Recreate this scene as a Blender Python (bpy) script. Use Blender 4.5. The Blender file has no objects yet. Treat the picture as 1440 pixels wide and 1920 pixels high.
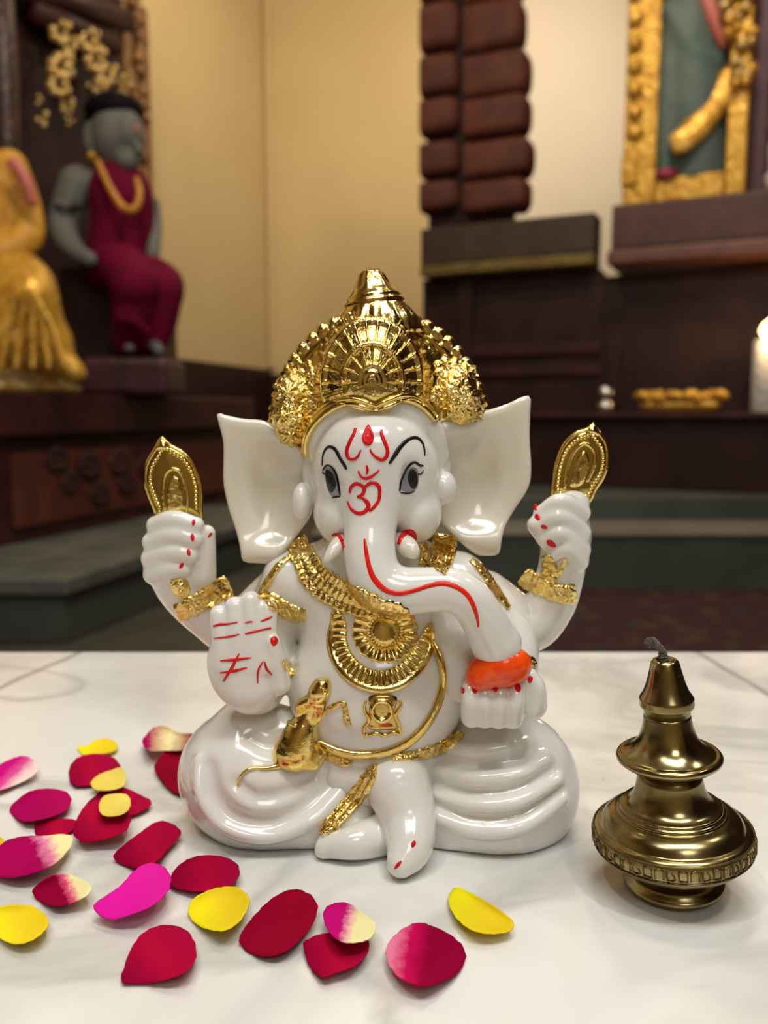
import bpy, bmesh, math, random
import numpy as np
from mathutils import Vector, Matrix, noise
from mathutils.bvhtree import BVHTree

random.seed(7)
SC = bpy.context.scene
COL = SC.collection

# ------------------------------------------------------------------ camera, world, lights, exposure
F = 1550.0                       # focal length in pixels of a 1440 x 1920 picture
PITCH = math.radians(6.99)
CZ = 0.75                        # camera height
TZ = 0.55                        # table top height
cd = bpy.data.cameras.new('camera'); cam = bpy.data.objects.new('camera', cd); COL.objects.link(cam)
cam.location = (0, 0, CZ); cam.rotation_euler = (math.radians(90) - PITCH, 0, 0)
cd.sensor_fit = 'VERTICAL'; cd.sensor_height = 36.0; cd.lens = 36.0 * F / 1920.0
cd.clip_start = 0.02; cd.clip_end = 60
cd.dof.use_dof = True; cd.dof.focus_distance = 0.335; cd.dof.aperture_fstop = 8.0
SC.camera = cam
SC.view_settings.view_transform = 'Standard'
SC.view_settings.look = 'None'
SC.view_settings.exposure = 0.0
SC.view_settings.gamma = 1.0
SC.view_settings.use_curve_mapping = False
SC.cycles.use_denoising = True
SC.cycles.max_bounces = 8
SC.cycles.sample_clamp_indirect = 6.0

w = bpy.data.worlds.new('room_ambience'); SC.world = w; w.use_nodes = True
bg = w.node_tree.nodes['Background']
bg.inputs['Color'].default_value = (1.0, 0.86, 0.68, 1); bg.inputs['Strength'].default_value = 0.03

def area(name, loc, target, size, power, color=(1, 0.93, 0.82), size_y=None):
    l = bpy.data.lights.new(name, 'AREA'); l.energy = power; l.color = color
    l.shape = 'RECTANGLE' if size_y else 'DISK'; l.size = size
    if size_y: l.size_y = size_y
    o = bpy.data.objects.new(name, l); COL.objects.link(o)
    o.location = loc
    o.rotation_euler = (Vector(target) - Vector(loc)).to_track_quat('-Z', 'Y').to_euler()
    return o

T0 = (0, 0.36, 0.62)
area('ceiling_panel_light', (0.1, -0.35, 3.2), T0, 1.3, 30, (0.97, 0.98, 1.0), 0.7)
area('front_fill_light', (0.35, -2.0, 2.9), T0, 0.9, 15, (0.97, 0.98, 1.0), 0.9)  # unseen fill from the front, added to brighten the statue's face
area('ceiling_downlight', (-0.75, -0.45, 2.9), T0, 0.16, 10)
area('ceiling_downlight', (0.75, -0.5, 2.9), T0, 0.16, 11)
area('ceiling_downlight', (0.2, 0.95, 2.9), T0, 0.25, 8)
area('ceiling_downlight', (1.5, 0.6, 2.9), T0, 0.25, 5)
area('hall_ceiling_light', (-0.3, 5.2, 4.4), (-0.9, 7.6, 1.7), 0.9, 28, (1, 0.86, 0.58))
area('alcove_light', (1.6, 6.0, 4.4), (1.4, 8.1, 1.9), 0.5, 46, (1, 0.87, 0.70))
area('altar_downlight', (1.0, 2.3, 4.2), (1.5, 4.3, 1.2), 0.4, 50, (1, 0.86, 0.64))
area('shrine_downlight', (-0.8, 2.2, 4.0), (-1.4, 3.8, 1.0), 0.4, 38, (1, 0.86, 0.64))

# ------------------------------------------------------------------ helpers: picture geometry
ST, CT = math.sin(PITCH), math.cos(PITCH)
def ray(px, py):
    x = (px - 720.0) / F; yu = (960.0 - py) / F
    return Vector((x, CT + yu * ST, -ST + yu * CT))
CAM = Vector((0, 0, CZ))
def P(px, py, Y):
    d = ray(px, py); return CAM + d * (Y / d.y)
def PZ(px, py, z):
    d = ray(px, py); return CAM + d * ((z - CZ) / d.z)
def pxm(p):                      # metres per pixel at a point
    v = Vector(p) - CAM
    return (v.y * CT - v.z * ST) / F

# ------------------------------------------------------------------ helpers: materials
def nd(nt, t, **kw):
    n = nt.nodes.new(t)
    for k, v in kw.items(): setattr(n, k, v)
    return n
def mat(name, color, rough=0.5, metal=0.0, color2=None, nscale=20, bump=0.0, bscale=60, coat=0.0, sss=0.0,
        sssr=(1, 0.8, 0.55), emit=None, estr=0, detail=4, spec=0.5, lo=0.4, hi=0.6, bdist=0.002, rough2=None):
    m = bpy.data.materials.new(name); m.use_nodes = True
    nt = m.node_tree; b = nt.nodes['Principled BSDF']
    b.inputs['Base Color'].default_value = (*color, 1); b.inputs['Roughness'].default_value = rough
    b.inputs['Metallic'].default_value = metal; b.inputs['Coat Weight'].default_value = coat
    b.inputs['Coat Roughness'].default_value = 0.05
    b.inputs['Specular IOR Level'].default_value = spec
    tc = nd(nt, 'ShaderNodeTexCoord')
    if sss:
        b.inputs['Subsurface Weight'].default_value = sss
        b.inputs['Subsurface Radius'].default_value = sssr
        b.inputs['Subsurface Scale'].default_value = 0.006
    if color2 is not None or rough2 is not None:
        nz = nd(nt, 'ShaderNodeTexNoise'); nz.inputs['Scale'].default_value = nscale; nz.inputs['Detail'].default_value = detail
        nt.links.new(tc.outputs['Object'], nz.inputs['Vector'])
        if color2 is not None:
            r = nd(nt, 'ShaderNodeValToRGB')
            r.color_ramp.elements[0].position = lo; r.color_ramp.elements[1].position = hi
            r.color_ramp.elements[0].color = (*color, 1); r.color_ramp.elements[1].color = (*color2, 1)
            nt.links.new(nz.outputs['Fac'], r.inputs['Fac']); nt.links.new(r.outputs['Color'], b.inputs['Base Color'])
        if rough2 is not None:
            mr = nd(nt, 'ShaderNodeMapRange'); mr.inputs['From Min'].default_value = lo; mr.inputs['From Max'].default_value = hi
            mr.inputs['To Min'].default_value = rough; mr.inputs['To Max'].default_value = rough2
            nt.links.new(nz.outputs['Fac'], mr.inputs['Value']); nt.links.new(mr.outputs['Result'], b.inputs['Roughness'])
    if bump:
        bz = nd(nt, 'ShaderNodeTexNoise'); bz.inputs['Scale'].default_value = bscale; bz.inputs['Detail'].default_value = 3
        nt.links.new(tc.outputs['Object'], bz.inputs['Vector'])
        bn = nd(nt, 'ShaderNodeBump'); bn.inputs['Strength'].default_value = bump; bn.inputs['Distance'].default_value = bdist
        nt.links.new(bz.outputs['Fac'], bn.inputs['Height']); nt.links.new(bn.outputs['Normal'], b.inputs['Normal'])
    if emit:
        b.inputs['Emission Color'].default_value = (*emit, 1); b.inputs['Emission Strength'].default_value = estr
    return m

M = {}
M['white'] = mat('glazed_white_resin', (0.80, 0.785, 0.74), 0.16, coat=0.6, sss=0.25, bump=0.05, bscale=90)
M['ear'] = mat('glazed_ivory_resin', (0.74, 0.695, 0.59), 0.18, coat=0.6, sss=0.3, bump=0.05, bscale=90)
M['gold'] = mat('gold_leaf_smooth', (0.90, 0.70, 0.26), 0.15, 1.0, bump=0.3, bscale=520, bdist=0.0006, color2=(0.80, 0.58, 0.16), nscale=120)
M['leaf'] = mat('gold_leaf_crumpled', (0.92, 0.73, 0.30), 0.11, 1.0, bump=0.7, bscale=430, bdist=0.0016, color2=(0.76, 0.54, 0.14), nscale=240)
M['aged_gold'] = mat('gold_with_dark_flecks', (0.88, 0.68, 0.25), 0.16, 1.0, bump=0.4, bscale=500, bdist=0.0008, color2=(0.42, 0.28, 0.09), nscale=330, lo=0.52, hi=0.66)  # darker gold flecks scattered by noise over the whole surface
M['dark_gold'] = mat('smoked_gold', (0.58, 0.43, 0.13), 0.14, 1.0, bump=0.2, bscale=300, bdist=0.0006)
M['red'] = mat('red_enamel', (0.74, 0.010, 0.010), 0.25, spec=0.2, coat=0.12, color2=(0.6, 0.008, 0.012), nscale=300)
M['trunk_red'] = mat('scarlet_enamel', (0.82, 0.022, 0.006), 0.28, spec=0.2, coat=0.1, color2=(0.72, 0.015, 0.01), nscale=300)
M['orange'] = mat('orange_enamel', (0.92, 0.10, 0.006), 0.2, spec=0.3, coat=0.3, color2=(0.82, 0.06, 0.006), nscale=150, bump=0.2, bscale=200)
M['black'] = mat('black_enamel', (0.006, 0.006, 0.007), 0.3, spec=0.3, coat=0.1, color2=(0.014, 0.014, 0.015), nscale=200)
M['grey_eye'] = mat('grey_enamel', (0.24, 0.25, 0.26), 0.25, coat=0.5, color2=(0.27, 0.28, 0.29), nscale=200)
M['dark_eye'] = mat('charcoal_enamel', (0.012, 0.016, 0.019), 0.10, spec=0.3, coat=0.25, color2=(0.018, 0.021, 0.025), nscale=300)
M['brass'] = mat('aged_brass', (0.40, 0.325, 0.15), 0.17, 1.0, color2=(0.25, 0.195, 0.08), nscale=45, bump=0.06, bscale=180, bdist=0.0006, rough2=0.26)
M['brass_dark'] = mat('darkened_brass', (0.13, 0.09, 0.035), 0.35, 0.9, color2=(0.2, 0.14, 0.05), nscale=200)
M['wick'] = mat('burnt_cotton', (0.07, 0.055, 0.045), 0.9, color2=(0.17, 0.14, 0.11), nscale=300, bump=0.6, bscale=500)
M['wood'] = mat('dark_rosewood', (0.020, 0.0065, 0.006), 0.5, spec=0.25, color2=(0.030, 0.011, 0.009), nscale=6, bump=0.1, bscale=20)
M['wood_red'] = mat('red_brown_wood', (0.11, 0.030, 0.017), 0.65, spec=0.25, color2=(0.075, 0.021, 0.014), nscale=7, bump=0.25, bscale=25, bdist=0.01)
M['wood_maroon'] = mat('maroon_wood', (0.055, 0.014, 0.012), 0.5, spec=0.25, color2=(0.035, 0.010, 0.009), nscale=5, bump=0.2, bscale=18, bdist=0.01)
M['bg_gold'] = mat('gilded_wood', (0.72, 0.42, 0.06), 0.34, 0.4, color2=(0.55, 0.28, 0.03), nscale=14, bump=0.5, bscale=30, bdist=0.02)
M['bg_gold_pale'] = mat('pale_gilding', (0.70, 0.50, 0.20), 0.4, 0.55, color2=(0.52, 0.33, 0.10), nscale=18, bump=0.4, bscale=40, bdist=0.01)
M['gold_strip'] = mat('dull_gold_paint', (0.20, 0.145, 0.035), 0.5, 0.4, color2=(0.14, 0.10, 0.025), nscale=14)
M['brown_gilt'] = mat('brown_gilt_carving', (0.33, 0.17, 0.065), 0.5, 0.3, color2=(0.2, 0.095, 0.035), nscale=16, bump=0.6, bscale=22, bdist=0.02)
M['wall'] = mat('cream_plaster', (0.66, 0.50, 0.26), 0.85, color2=(0.64, 0.48, 0.245), nscale=2, bump=0.04, bscale=60)
M['wall_pale'] = mat('pale_plaster', (0.80, 0.70, 0.56), 0.85, color2=(0.78, 0.68, 0.54), nscale=2, bump=0.04, bscale=60)
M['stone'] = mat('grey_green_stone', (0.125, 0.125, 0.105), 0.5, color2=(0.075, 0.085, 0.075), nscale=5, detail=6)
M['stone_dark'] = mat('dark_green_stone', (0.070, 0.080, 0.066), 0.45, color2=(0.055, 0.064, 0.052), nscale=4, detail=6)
M['stone_top'] = mat('pale_stone_tread', (0.15, 0.14, 0.115), 0.6, color2=(0.125, 0.12, 0.10), nscale=5)  # paler stone tone for the step nosing
M['floor'] = mat('olive_stone_floor', (0.062, 0.058, 0.045), 0.45, color2=(0.048, 0.046, 0.036), nscale=4)
M['skin_grey'] = mat('grey_painted_stone', (0.14, 0.145, 0.14), 0.6, spec=0.25, color2=(0.115, 0.12, 0.115), nscale=9)
M['maroon'] = mat('maroon_cloth', (0.15, 0.003, 0.032), 0.8, spec=0.08, color2=(0.11, 0.004, 0.022), nscale=6, bump=0.3, bscale=12, bdist=0.02)
M['hair'] = mat('black_hair', (0.006, 0.004, 0.009), 0.8, spec=0.05, color2=(0.012, 0.009, 0.016), nscale=20)
M['yellow_cloth'] = mat('saffron_cloth', (0.62, 0.32, 0.03), 0.6, color2=(0.5, 0.24, 0.02), nscale=14, bump=0.3, bscale=30, bdist=0.01)
M['green_cloth'] = mat('blue_green_cloth', (0.075, 0.125, 0.115), 0.6, color2=(0.11, 0.145, 0.135), nscale=5, bump=0.4, bscale=8, bdist=0.03)
M['pink'] = mat('pink_paint', (0.55, 0.16, 0.12), 0.5, color2=(0.48, 0.13, 0.1), nscale=9)
M['plum'] = mat('plum_paint', (0.085, 0.022, 0.045), 0.55, color2=(0.065, 0.017, 0.035), nscale=6)
M['silver'] = mat('polished_silver', (0.75, 0.75, 0.74), 0.22, 1.0, color2=(0.6, 0.6, 0.6), nscale=20)
M['wax'] = mat('white_candle_wax', (0.66, 0.63, 0.60), 0.5, color2=(0.38, 0.36, 0.36), nscale=38, lo=0.5, hi=0.56, sss=0.2)
M['flame'] = mat('candle_flame', (1, 0.7, 0.35), 0.5, emit=(1, 0.62, 0.26), estr=9)

# ------------------------------------------------------------------ helpers: objects
def tag(o, label=None, cat=None, group=None, kind=None):
    if label: o['label'] = label
    if cat: o['category'] = cat
    if group: o['group'] = group
    if kind: o['kind'] = kind
    return o
def thing(name, loc, label, cat, group=None):
    o = bpy.data.objects.new(name, None); COL.objects.link(o); o.location = loc
    o.empty_display_size = 0.02
    return tag(o, label, cat, group)
def mesh_obj(name, verts, faces, material, parent=None, smooth=True, uv=None):
    me = bpy.data.meshes.new(name)
    V = np.asarray(verts, dtype=np.float64).reshape(-1, 3)
    if parent is not None:
        V = V - np.array(parent_loc(parent))
    if isinstance(faces, np.ndarray):
        me.from_pydata(V.tolist(), [], faces.tolist())
    else:
        me.from_pydata(V.tolist(), [], faces)
    me.validate()
    if smooth: me.polygons.foreach_set('use_smooth', [True] * len(me.polygons))
    if uv is not None:
        lay = me.uv_layers.new(name='UVMap')
        vi = np.zeros(len(me.loops), dtype=np.int32); me.loops.foreach_get('vertex_index', vi)
        lay.data.foreach_set('uv', np.asarray(uv, dtype=np.float32)[vi].ravel())
    me.update()
    o = bpy.data.objects.new(name, me); COL.objects.link(o)
    if material: me.materials.append(material)
    if parent is not None: o.parent = parent
    return o
def parent_loc(p):
    v = Vector((0, 0, 0))
    while p is not None:
        v += p.location; p = p.parent
    return v
def fix_normals(o):
    bm = bmesh.new(); bm.from_mesh(o.data); bmesh.ops.recalc_face_normals(bm, faces=bm.faces); bm.to_mesh(o.data); bm.free()
    return o
def spline(pts, n):
    """Catmull-Rom through rows of numbers, n samples in all, spaced by length."""
    A = np.asarray(pts, dtype=float)
    if len(A) == 2:
        t = np.linspace(0, 1, n)[:, None]; return A[0] * (1 - t) + A[1] * t
    E = np.vstack([2 * A[0] - A[1], A, 2 * A[-1] - A[-2]])
    out = []
    for i in range(len(A) - 1):
        p0, p1, p2, p3 = E[i:i + 4]
        for t in np.linspace(0, 1, 24, endpoint=False):
            out.append(0.5 * ((2 * p1) + (p2 - p0) * t + (2 * p0 - 5 * p1 + 4 * p2 - p3) * t * t + (3 * p1 - p0 - 3 * p2 + p3) * t ** 3))
    out.append(A[-1]); out = np.array(out)
    d = np.r_[0, np.cumsum(np.linalg.norm(np.diff(out[:, :2], axis=0), axis=1) + 1e-9)]
    s = np.linspace(0, d[-1], n)
    return np.stack([np.interp(s, d, out[:, k]) for k in range(out.shape[1])], 1)
def closed_spline(pts, n):
    A = np.asarray(pts, dtype=float); N = len(A); out = []
    for i in range(N):
        p0, p1, p2, p3 = A[(i - 1) % N], A[i], A[(i + 1) % N], A[(i + 2) % N]
        for t in np.linspace(0, 1, 16, endpoint=False):
            out.append(0.5 * ((2 * p1) + (p2 - p0) * t + (2 * p0 - 5 * p1 + 4 * p2 - p3) * t * t + (3 * p1 - p0 - 3 * p2 + p3) * t ** 3))
    out.append(out[0]); out = np.array(out)
    d = np.r_[0, np.cumsum(np.linalg.norm(np.diff(out, axis=0), axis=1))]
    s = np.linspace(0, d[-1], n, endpoint=False)
    return np.stack([np.interp(s, d, out[:, k]) for k in range(out.shape[1])], 1)

class MB:
    """collects boxes, tubes and turned shapes into one mesh"""
    def __init__(s): s.v = []; s.f = []
    def add(s, v, f):
        k = len(s.v); s.v += [tuple(p) for p in v]; s.f += [tuple(i + k for i in q) for q in f]
    def hexa(s, c):               # 8 corners: bottom 4, top 4
        s.add(c, [(0, 3, 2, 1), (4, 5, 6, 7), (0, 1, 5, 4), (1, 2, 6, 5), (2, 3, 7, 6), (3, 0, 4, 7)])
    def box(s, lo, hi):
        x0, y0, z0 = lo; x1, y1, z1 = hi
        s.hexa([(x0, y0, z0), (x1, y0, z0), (x1, y1, z0), (x0, y1, z0), (x0, y0, z1), (x1, y0, z1), (x1, y1, z1), (x0, y1, z1)])
    def tube(s, pts, rad, seg=12):
        pts = [Vector(p) for p in pts]; n = len(pts)
        if not hasattr(rad, '__len__'): rad = [rad] * n
        rings = []; up = Vector((0.13, -0.9, 0.31))
        for i, p in enumerate(pts):
            t = (pts[min(i + 1, n - 1)] - pts[max(i - 1, 0)]).normalized()
            a = t.cross(up)
            if a.length < 1e-3: a = t.cross(Vector((1, 0, 0)))
            a.normalize(); b = a.cross(t)
            rings.append([p + (a * math.cos(q) + b * math.sin(q)) * rad[i] for q in np.linspace(0, 2 * math.pi, seg, endpoint=False)])
        v = [p for r in rings for p in r]; f = []
        for i in range(n - 1):
            for j in range(seg):
                f.append((i * seg + j, i * seg + (j + 1) % seg, (i + 1) * seg + (j + 1) % seg, (i + 1) * seg + j))
        f.append(tuple(range(seg))); f.append(tuple((n - 1) * seg + j for j in reversed(range(seg))))
        s.add(v, f)
    def ball(s, c, r, seg=14, rings=9):
        c = Vector(c); r = Vector(r) if hasattr(r, '__len__') else Vector((r, r, r))
        v = [c + Vector((0, 0, r.z))]; f = []
        for i in range(1, rings):
            th = math.pi * i / rings
            for j in range(seg):
                ph = 2 * math.pi * j / seg
                v.append(c + Vector((r.x * math.sin(th) * math.cos(ph), r.y * math.sin(th) * math.sin(ph), r.z * math.cos(th))))
        v.append(c - Vector((0, 0, r.z)))
        for j in range(seg): f.append((0, 1 + j, 1 + (j + 1) % seg))
        for i in range(rings - 2):
            for j in range(seg):
                a = 1 + i * seg
                f.append((a + j, a + seg + j, a + seg + (j + 1) % seg, a + (j + 1) % seg))
        a = 1 + (rings - 2) * seg
        for j in range(seg): f.append((a + j, len(v) - 1, a + (j + 1) % seg))
        s.add(v, f)
    def lathe(s, prof, base, seg=72, axis=None, mod=None):
        """prof: rows (radius, height); base point; optional axis direction"""
        base = Vector(base); q = Vector((0, 0, 1)).rotation_difference(Vector(axis)) if axis is not None else None
        v = []; f = []; n = len(prof)
        for i, (r, h) in enumerate(prof):
            for j in range(seg):
                ph = 2 * math.pi * j / seg
                rr = r * (mod(i, ph) if mod else 1)
                p = Vector((rr * math.cos(ph), rr * math.sin(ph), h))
                v.append(base + (q @ p if q else p))
        for i in range(n - 1):
            for j in range(seg):
                f.append((i * seg + j, i * seg + (j + 1) % seg, (i + 1) * seg + (j + 1) % seg, (i + 1) * seg + j))
        f.append(tuple(reversed(range(seg)))); f.append(tuple((n - 1) * seg + j for j in range(seg)))
        s.add(v, f)
    def build(s, name, m, parent=None, smooth=True, bevel=0):
        o = mesh_obj(name, s.v, s.f, m, parent, smooth)
        fix_normals(o)
        if bevel:
            b = o.modifiers.new('bevel', 'BEVEL'); b.width = bevel; b.segments = 2; b.limit_method = 'ANGLE'
        return o

# ------------------------------------------------------------------ helpers: smooth solids from a distance field
class Field:
    def __init__(s, lo, hi, h):
        s.lo = np.array(lo, float); s.h = h
        s.n = np.ceil((np.array(hi, float) - s.lo) / h).astype(int) + 1
        s.F = np.full(s.n, 0.03, np.float32)
        s.ax = [(s.lo[k] + h * np.arange(s.n[k])).astype(np.float32) for k in range(3)]
    def win(s, lo, hi, pad):
        a = np.clip(np.floor((np.array(lo) - pad - s.lo) / s.h).astype(int), 0, s.n - 1)
        b = np.clip(np.ceil((np.array(hi) + pad - s.lo) / s.h).astype(int) + 1, 1, s.n)
        if (b <= a).any(): return None
        sl = tuple(slice(a[k], b[k]) for k in range(3))
        X = s.ax[0][sl[0]][:, None, None]; Y = s.ax[1][sl[1]][None, :, None]; Z = s.ax[2][sl[2]][None, None, :]
        return sl, X, Y, Z
    def comb(s, sl, d, k, op):
        a = s.F[sl]
        if op == 'sub':
            d = -d
            if k <= 0: s.F[sl] = np.maximum(a, d); return
            h = np.maximum(k - np.abs(a - d), 0) / k
            s.F[sl] = np.maximum(a, d) + h * h * k * 0.25
        else:
            if k <= 0: s.F[sl] = np.minimum(a, d); return
            h = np.maximum(k - np.abs(a - d), 0) / k
            s.F[sl] = np.minimum(a, d) - h * h * k * 0.25
    def ell(s, c, r, k=0.004, op='add', rot=None):
        c = np.array(c, float); r = np.array(r, float); R = max(r)
        ext = r if rot is None else np.array([R, R, R])
        g = s.win(c - ext, c + ext, k + 0.004)
        if g is None: return
        sl, X, Y, Z = g
        x, y, z = X - np.float32(c[0]), Y - np.float32(c[1]), Z - np.float32(c[2])
        if rot is not None:
            m = np.array(rot.to_3x3().transposed()).astype(np.float32)
            x, y, z = (m[i][0] * x + m[i][1] * y + m[i][2] * z for i in range(3))
        k0 = np.sqrt((x / r[0]) ** 2 + (y / r[1]) ** 2 + (z / r[2]) ** 2)
        k1 = np.sqrt((x / r[0] ** 2) ** 2 + (y / r[1] ** 2) ** 2 + (z / r[2] ** 2) ** 2) + 1e-6
        s.comb(sl, (k0 * (k0 - 1) / k1).astype(np.float32), k, op)
    def cone(s, a, b, ra, rb, k=0.003, op='add'):
        a = np.array(a, float); b = np.array(b, float); R = max(ra, rb)
        g = s.win(np.minimum(a, b) - R, np.maximum(a, b) + R, k + 0.004)
        if g is None: return
        sl, X, Y, Z = g
        ab = (b - a).astype(np.float32); L = float(ab @ ab) + 1e-12
        x, y, z = X - np.float32(a[0]), Y - np.float32(a[1]), Z - np.float32(a[2])
        t = np.clip((x * ab[0] + y * ab[1] + z * ab[2]) / L, 0, 1)
        d = np.sqrt((x - t * ab[0]) ** 2 + (y - t * ab[1]) ** 2 + (z - t * ab[2]) ** 2) - (ra + t * (rb - ra))
        s.comb(sl, d.astype(np.float32), k, op)
    def chain(s, pts, k=0.003, op='add', n=None):
        """pts rows (x,y,z,r): one smooth tapering tube, blended as a whole"""
        S = spline3(pts, n or max(8, len(pts) * 6))
        lo = (S[:, :3] - S[:, 3:]).min(0); hi = (S[:, :3] + S[:, 3:]).max(0)
        g = s.win(lo, hi, k + 0.004)
        if g is None: return
        sl, X, Y, Z = g
        D = np.full(s.F[sl].shape, 1.0, np.float32)
        for i in range(len(S) - 1):
            a, b = S[i, :3], S[i + 1, :3]; ra, rb = S[i, 3], S[i + 1, 3]
            ab = (b - a).astype(np.float32); L = float(ab @ ab) + 1e-12
            x, y, z = X - np.float32(a[0]), Y - np.float32(a[1]), Z - np.float32(a[2])
            t = np.clip((x * ab[0] + y * ab[1] + z * ab[2]) / L, 0, 1)
            np.minimum(D, np.sqrt((x - t * ab[0]) ** 2 + (y - t * ab[1]) ** 2 + (z - t * ab[2]) ** 2) - (ra + t * (rb - ra)).astype(np.float32), out=D)
        s.comb(sl, D, k, op)
    def clip_below(s, z): s.F = np.maximum(s.F, (z - s.ax[2])[None, None, :].astype(np.float32))
    def mesh(s, smooth=2):
        Fv = s.F
        Fv[0], Fv[-1], Fv[:, 0], Fv[:, -1], Fv[:, :, 0], Fv[:, :, -1] = [np.abs(q) + 1e-4 for q in (Fv[0], Fv[-1], Fv[:, 0], Fv[:, -1], Fv[:, :, 0], Fv[:, :, -1])]
        I = Fv < 0
        cnt = np.zeros(np.array(I.shape) - 1, np.int8)
        for i in (0, 1):
            for j in (0, 1):
                for k in (0, 1):
                    cnt += I[i:I.shape[0] - 1 + i, j:I.shape[1] - 1 + j, k:I.shape[2] - 1 + k]
        cells = np.argwhere((cnt > 0) & (cnt < 8))
        acc = np.zeros((len(cells), 3)); num = np.zeros(len(cells))
        for ax in range(3):
            o1, o2 = [q for q in range(3) if q != ax]
            for i in (0, 1):
                for j in (0, 1):
                    c0 = cells.copy(); c0[:, o1] += i; c0[:, o2] += j
                    c1 = c0.copy(); c1[:, ax] += 1
                    f0 = Fv[tuple(c0.T)]; f1 = Fv[tuple(c1.T)]
                    x = (f0 < 0) != (f1 < 0)
                    t = np.where(x, f0 / np.where(x, f0 - f1, 1), 0)
                    p = np.zeros((len(cells), 3)); p[:, o1] = i; p[:, o2] = j; p[:, ax] = t
                    acc += p * x[:, None]; num += x
        V = s.lo + (cells + acc / num[:, None]) * s.h
        vid = np.full(cnt.shape, -1, np.int32); vid[tuple(cells.T)] = np.arange(len(cells))
        faces = []
        for ax in range(3):
            o1, o2 = (ax + 1) % 3, (ax + 2) % 3
            A = np.take(I, range(0, I.shape[ax] - 1), ax); B = np.take(I, range(1, I.shape[ax]), ax)
            E = np.argwhere(A != B)
            E = E[(E[:, o1] > 0) & (E[:, o2] > 0) & (E[:, o1] < I.shape[o1] - 1) & (E[:, o2] < I.shape[o2] - 1)]
            ins = I[tuple(E.T)]
            q = []
            for (d1, d2) in ((1, 1), (0, 1), (0, 0), (1, 0)):
                c = E.copy(); c[:, o1] -= d1; c[:, o2] -= d2; q.append(vid[tuple(c.T)])
            q = np.stack(q, 1); q[~ins] = q[~ins][:, ::-1]
            faces.append(q)
        Q = np.vstack(faces)
        Q = Q[(Q >= 0).all(1)]
        for _ in range(smooth):
            e = np.vstack([Q[:, [0, 1]], Q[:, [1, 2]], Q[:, [2, 3]], Q[:, [3, 0]]])
            n = np.bincount(e[:, 0], minlength=len(V)) + np.bincount(e[:, 1], minlength=len(V))
            S = np.stack([np.bincount(e[:, 0], V[e[:, 1], c], len(V)) + np.bincount(e[:, 1], V[e[:, 0], c], len(V)) for c in range(3)], 1)
            V = V * 0.5 + 0.5 * S / np.maximum(n, 1)[:, None]
        return V, Q
def spline3(pts, n):
    A = np.asarray(pts, float)
    if len(A) == 2:
        t = np.linspace(0, 1, n)[:, None]; return A[0] * (1 - t) + A[1] * t
    E = np.vstack([2 * A[0] - A[1], A, 2 * A[-1] - A[-2]]); out = []
    m = max(2, n // (len(A) - 1))
    for i in range(len(A) - 1):
        p0, p1, p2, p3 = E[i:i + 4]
        for t in np.linspace(0, 1, m, endpoint=False):
            out.append(0.5 * ((2 * p1) + (p2 - p0) * t + (2 * p0 - 5 * p1 + 4 * p2 - p3) * t * t + (3 * p1 - p0 - 3 * p2 + p3) * t ** 3))
    out.append(A[-1]); return np.array(out)
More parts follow.
